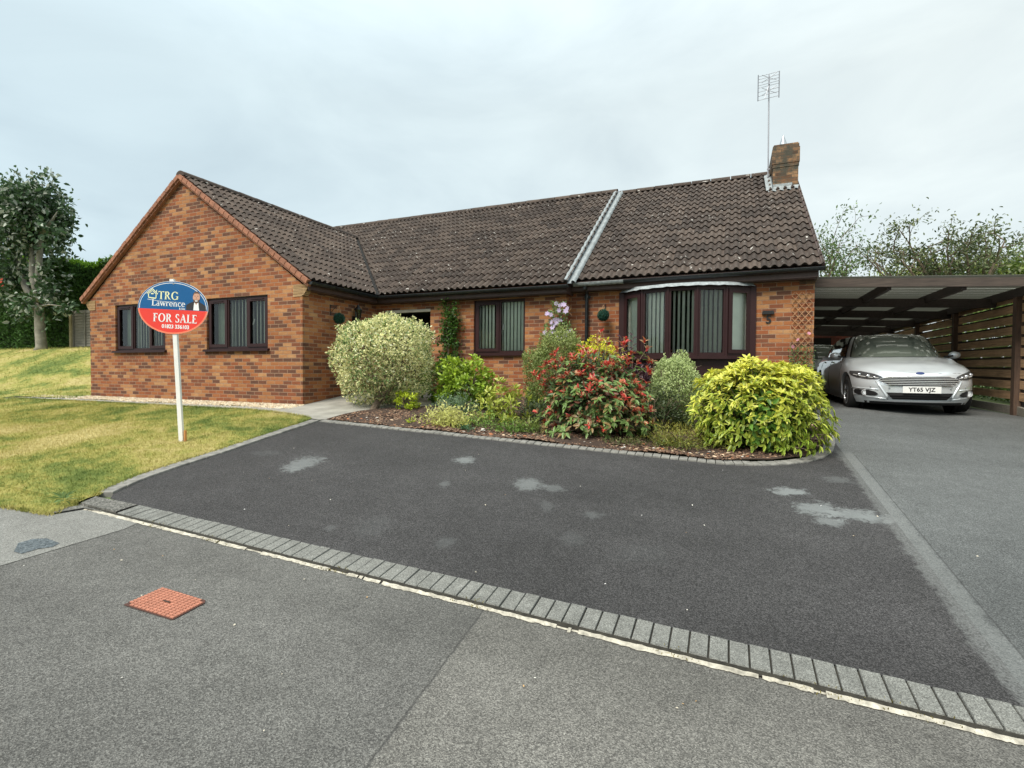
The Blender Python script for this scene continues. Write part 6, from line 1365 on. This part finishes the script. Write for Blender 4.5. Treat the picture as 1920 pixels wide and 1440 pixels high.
    for i in range(NS//2+1):
        p,q=G(i/NS,1),G(1-i/NS,1); rows.append([p.lerp(q,k/6)+Vector((0,0,.028*(1-(2*k/6-1)**2)*min(1,i/6,(NS//2-i)/6))) for k in range(7)])
    for a,b in zip(rows,rows[1:]):
        for k in range(6): mb.poly([a[k],b[k],b[k+1],a[k+1]])
    B(mb,'cabin','car_paint',auto=30)
    def gpatch(nm,s0,s1,t0,t1,mat,off=.004,n=16,m=6,skew=None):
        mb=MB(); f=lambda a,b:(lambda p,q:(p+q))(G(a,b),Vector((0,0,0)))
        def pt(i,j):
            t=t0+(t1-t0)*j/m; sa,sb=(s0,s1) if skew is None else (s0+skew[0]*j/m,s1+skew[1]*j/m); s=sa+(sb-sa)*i/n; p=G(s,t); e1=G(s+.002,t)-G(s-.002,t); e2=G(s,min(1,t+.01))-G(s,t-.01); nn=e1.cross(e2).normalized(); 
            if nn.dot(p-Vector((0,2.8,1.1)))<0: nn=-nn
            return p+nn*off
        for i in range(n):
            for j in range(m): mb.poly([pt(i,j),pt(i+1,j),pt(i+1,j+1),pt(i,j+1)])
        return B(mb,nm,mat,smooth=True)
    # corner parameter where the screen meets the side
    gpatch('windscreen',-.145,.145,.07,.93,'screen',.014,24,10)
    gpatch('windscreen_surround',-.158,.158,.03,.97,'car_black',.006,24,10)
    for s_ in (1,-1):
        a,b=(.19,.335) if s_>0 else (-.335,-.19)
        gpatch('side_window',a,b,.10,.86,'side_glass',.005,16,6); gpatch('window_trim',a-.006,b+.006,.04,.90,'car_black',.003,16,6)
    gpatch('rear_window',.40,.60,.10,.9,'side_glass',.005,12,6)
    # panels mapped onto the nose: rows of (z,left x,right x)
    def nose(nm,rowsz,off,mat,n=14,parent=root,side=0):
        mb=MB(); P=[]
        for (z,xa,xb) in rowsz: P.append([Vector((x,fy_(x,z)-off,z)) for x in [xa+(xb-xa)*k/n for k in range(n+1)]])
        for a,b in zip(P,P[1:]):
            for k in range(n): mb.poly([a[k],a[k+1],b[k+1],b[k]])
        return B(mb,nm,mat,parent)
    def rowsof(pts,n=6):   # pts list of (z,xa,xb) -> densify
        out=[]
        for p,q in zip(pts,pts[1:]):
            for k in range(n): t=k/n; out.append(tuple(p[i]+(q[i]-p[i])*t for i in range(3)))
        return out+[pts[-1]]
    gz=[(.490,-.40,.40),(.515,-.46,.46),(.575,-.565,.565),(.615,-.50,.50),(.648,-.40,.40)]
    big=[(.482,-.41,.41),(.512,-.475,.475),(.577,-.582,.582),(.620,-.512,.512),(.656,-.41,.41)]
    nose('grille_surround',rowsof(big),.010,'chrome'); gr=nose('grille',rowsof(gz),.014,'car_black')
    def gw(z):
        for p,q in zip(gz,gz[1:]):
            if p[0]<=z<=q[0]: return p[2]+(q[2]-p[2])*(z-p[0])/(q[0]-p[0])
        return .4
    for z in (.512,.541,.570,.599,.626):
        w_=gw(z)-.012; mb=MB(); pts=[Vector((x,fy_(x,z)-.026,z)) for x in np.linspace(-w_,w_,15)]
        for p,q in zip(pts,pts[1:]): mb.bar(p,q,.018,.0095)
        B(mb,'grille_bar','chrome',gr)
    lower=nose('lower_intake',rowsof([(.255,-.37,.37),(.30,-.41,.41),(.37,-.46,.46)]),.008,'car_black')
    mb=MB(); 
    for z in (.29,.325): 
        pts=[Vector((x,fy_(x,z)-.014,z)) for x in np.linspace(-.44,.44,13)]
        for p,q in zip(pts,pts[1:]): mb.bar(p,q,.012,.006)
    B(mb,'mesh','tyre',lower)
    nose('splitter',rowsof([(.215,-.60,.60),(.235,-.66,.66)]),.016,'chrome')
    nose('underskirt',rowsof([(.165,-.70,.70),(.205,-.72,.72)]),.006,'car_black')
    for sx in (-1,1):
        def nz(nm,pts,off,mat,par=root): return nose(nm,[(z,*( (a,b) if sx>0 else (-b,-a))) for z,a,b in rowsof(pts)],off,mat,10,par)
        fo=nz('fog_lamp_recess',[(.305,.60,.80),(.335,.56,.845),(.375,.60,.85),(.405,.70,.84)],.006,'car_black')
        c=Vector((sx*.73,fy_(.73,.355)-.022,.355)); mb=MB(); Mr=Matrix.Rotation(PI/2,4,'X'); mb.lathe([(.001,.0),(.03,.004),(.033,0)],c,16,Mr); mb.lathe([(.037,-.01),(.048,.008),(.052,-.004)],c,18,Mr); B(mb,'fog_lamp','chrome',fo)
        hl=nz('headlight',[(.592,.55,.70),(.615,.50,.83),(.65,.53,.882),(.69,.62,.893),(.732,.77,.885)],.010,'lamp_dark')
        for (xx,zz_,rr) in ((.61,.628,.024),(.69,.645,.036),(.79,.670,.034)):
            c=Vector((sx*xx,fy_(xx,zz_)-.016,zz_)); mb=MB(); mb.ball(c,rr,8,sc_=(1,.5,.8)); B(mb,'lens','lamp_silver',hl,smooth=True)
        mb=MB(); pts=[Vector((sx*x,fy_(x,.62+.0*x)-.016,z)) for x,z in ((.56,.617),(.64,.622),(.72,.632),(.80,.650),(.86,.672))]
        for p,q in zip(pts,pts[1:]): mb.bar(p,q,.008,.008)
        B(mb,'daylight_strip','plate_white',hl)
        for path,w_ in ((((.59,.565),(.54,.47),(.50,.39),(.455,.31),(.43,.255)),.022),(((.43,.255),(.56,.272),(.70,.288),(.84,.312)),.018),(((.56,.415),(.68,.425),(.80,.430),(.87,.425)),.016)):
            mb=MB(); mb.tube([(sx*x,fy_(x,z)+.004,z) for x,z in path],w_*.8,8); B(mb,'bumper_crease','car_paint',smooth=True)
        # mirrors, handles, crease
        mb=MB(); mb.ball((sx*.965,1.66,1.02),.095,10,sc_=(1.0,.62,.70)); mi=B(mb,'door_mirror','car_paint',smooth=True); mb=MB(); mb.bar((sx*.80,1.62,.985),(sx*.93,1.63,1.01),.05,.03); B(mb,'mirror_arm','car_black',mi)
        for y in (2.35,3.35): mb=MB(); mb.bar((sx*(halfW(.88)+.008),y,.885),(sx*(halfW(.88)+.008),y+.19,.89),.022,.024); B(mb,'door_handle','car_paint')
        for y in (1.45,2.62,3.62):
            mb=MB(); pts=[Vector((sx*(planx(z,y)+.0012),y+.0*(z),z)) for z in np.linspace(.25,.93,9)]
            for p,q in zip(pts,pts[1:]): mb.bar(p,q,.005,.005,up=(1,0,0))
            B(mb,'door_gap','car_black')
    # number plate, badge, wipers, bonnet shut line
    yb=fy_(0,.42)-.03; mb=MB(); mb.box(-.26,.26,yb-.008,yb,.372,.483); pl=B(mb,'number_plate','plate_white')
    return root,pl,B,nose,yb
plain('screen',(.13,.155,.13),.10,var=.08,scale=2.5,coat=1); plain('side_glass',(.010,.012,.013),.06,coat=1)
car,pl,B_,nose_,yb=make_car('silver_saloon_car','silver saloon car parked nose-out under the carport')
o=text('registration','YT65 VJZ',.092,Matrix.Translation((0,yb-.0095,.427))@Matrix(((1,0,0,0),(0,0,-1,0),(0,1,0,0),(0,0,0,1))),'car_black',None,.0005,bold=.0022,sx=.98); o.parent=pl
mb=MB(); mb.lathe([(.001,.006),(.055,.005),(.060,0)],(0,0,0),24,Matrix.Translation((0,fy_(0,.705)-.006,.702))@Matrix.Rotation(R(62),4,'X')@Matrix.Diagonal((1,.42,1,1))); B_(mb,'badge','badge_blue')
mb=MB()
for (a,b) in (((-.10,1.20,.985),(-.62,1.38,1.03)),((.45,1.22,.975),(-.02,1.32,1.045))): mb.bar(a,b,.014,.012)
B_(mb,'wiper','car_black')
mb=MB(); pts=[Vector((x,fy_(x,.695)+.012,.700)) for x in np.linspace(-.62,.62,19)]
for p,q in zip(pts,pts[1:]): mb.bar(p,q,.004,.006)
B_(mb,'bonnet_gap','car_black')
for (x,z) in ((-.42,.445),(.42,.445),(-.66,.46),(.66,.46)):
    mb=MB(); mb.lathe([(.001,.003),(.014,.002),(.015,0)],(x,fy_(x,z)-.006,z),12,Matrix.Rotation(PI/2,4,'X')); B_(mb,'parking_sensor','lamp_silver')
car2=copy_tree(car); tag(car2,'second silver car parked behind, glimpsed past the brick corner','car')
g0,g1=H(10.4,3.9),H(10.4,6.8); 
car.location=(10.58,2.98,g0-.012-.93*(g1-g0)/2.85); car.rotation_euler=(math.atan2(g1-g0,2.85),0,R(0))
car2.location=(10.25,9.3,H(10,10)-.01)
for o in list(C.objects):
    if o.parent is None and o.type in('MESH','EMPTY') and 'kind' not in o and 'label' not in o: print('UNTAGGED',o.name)
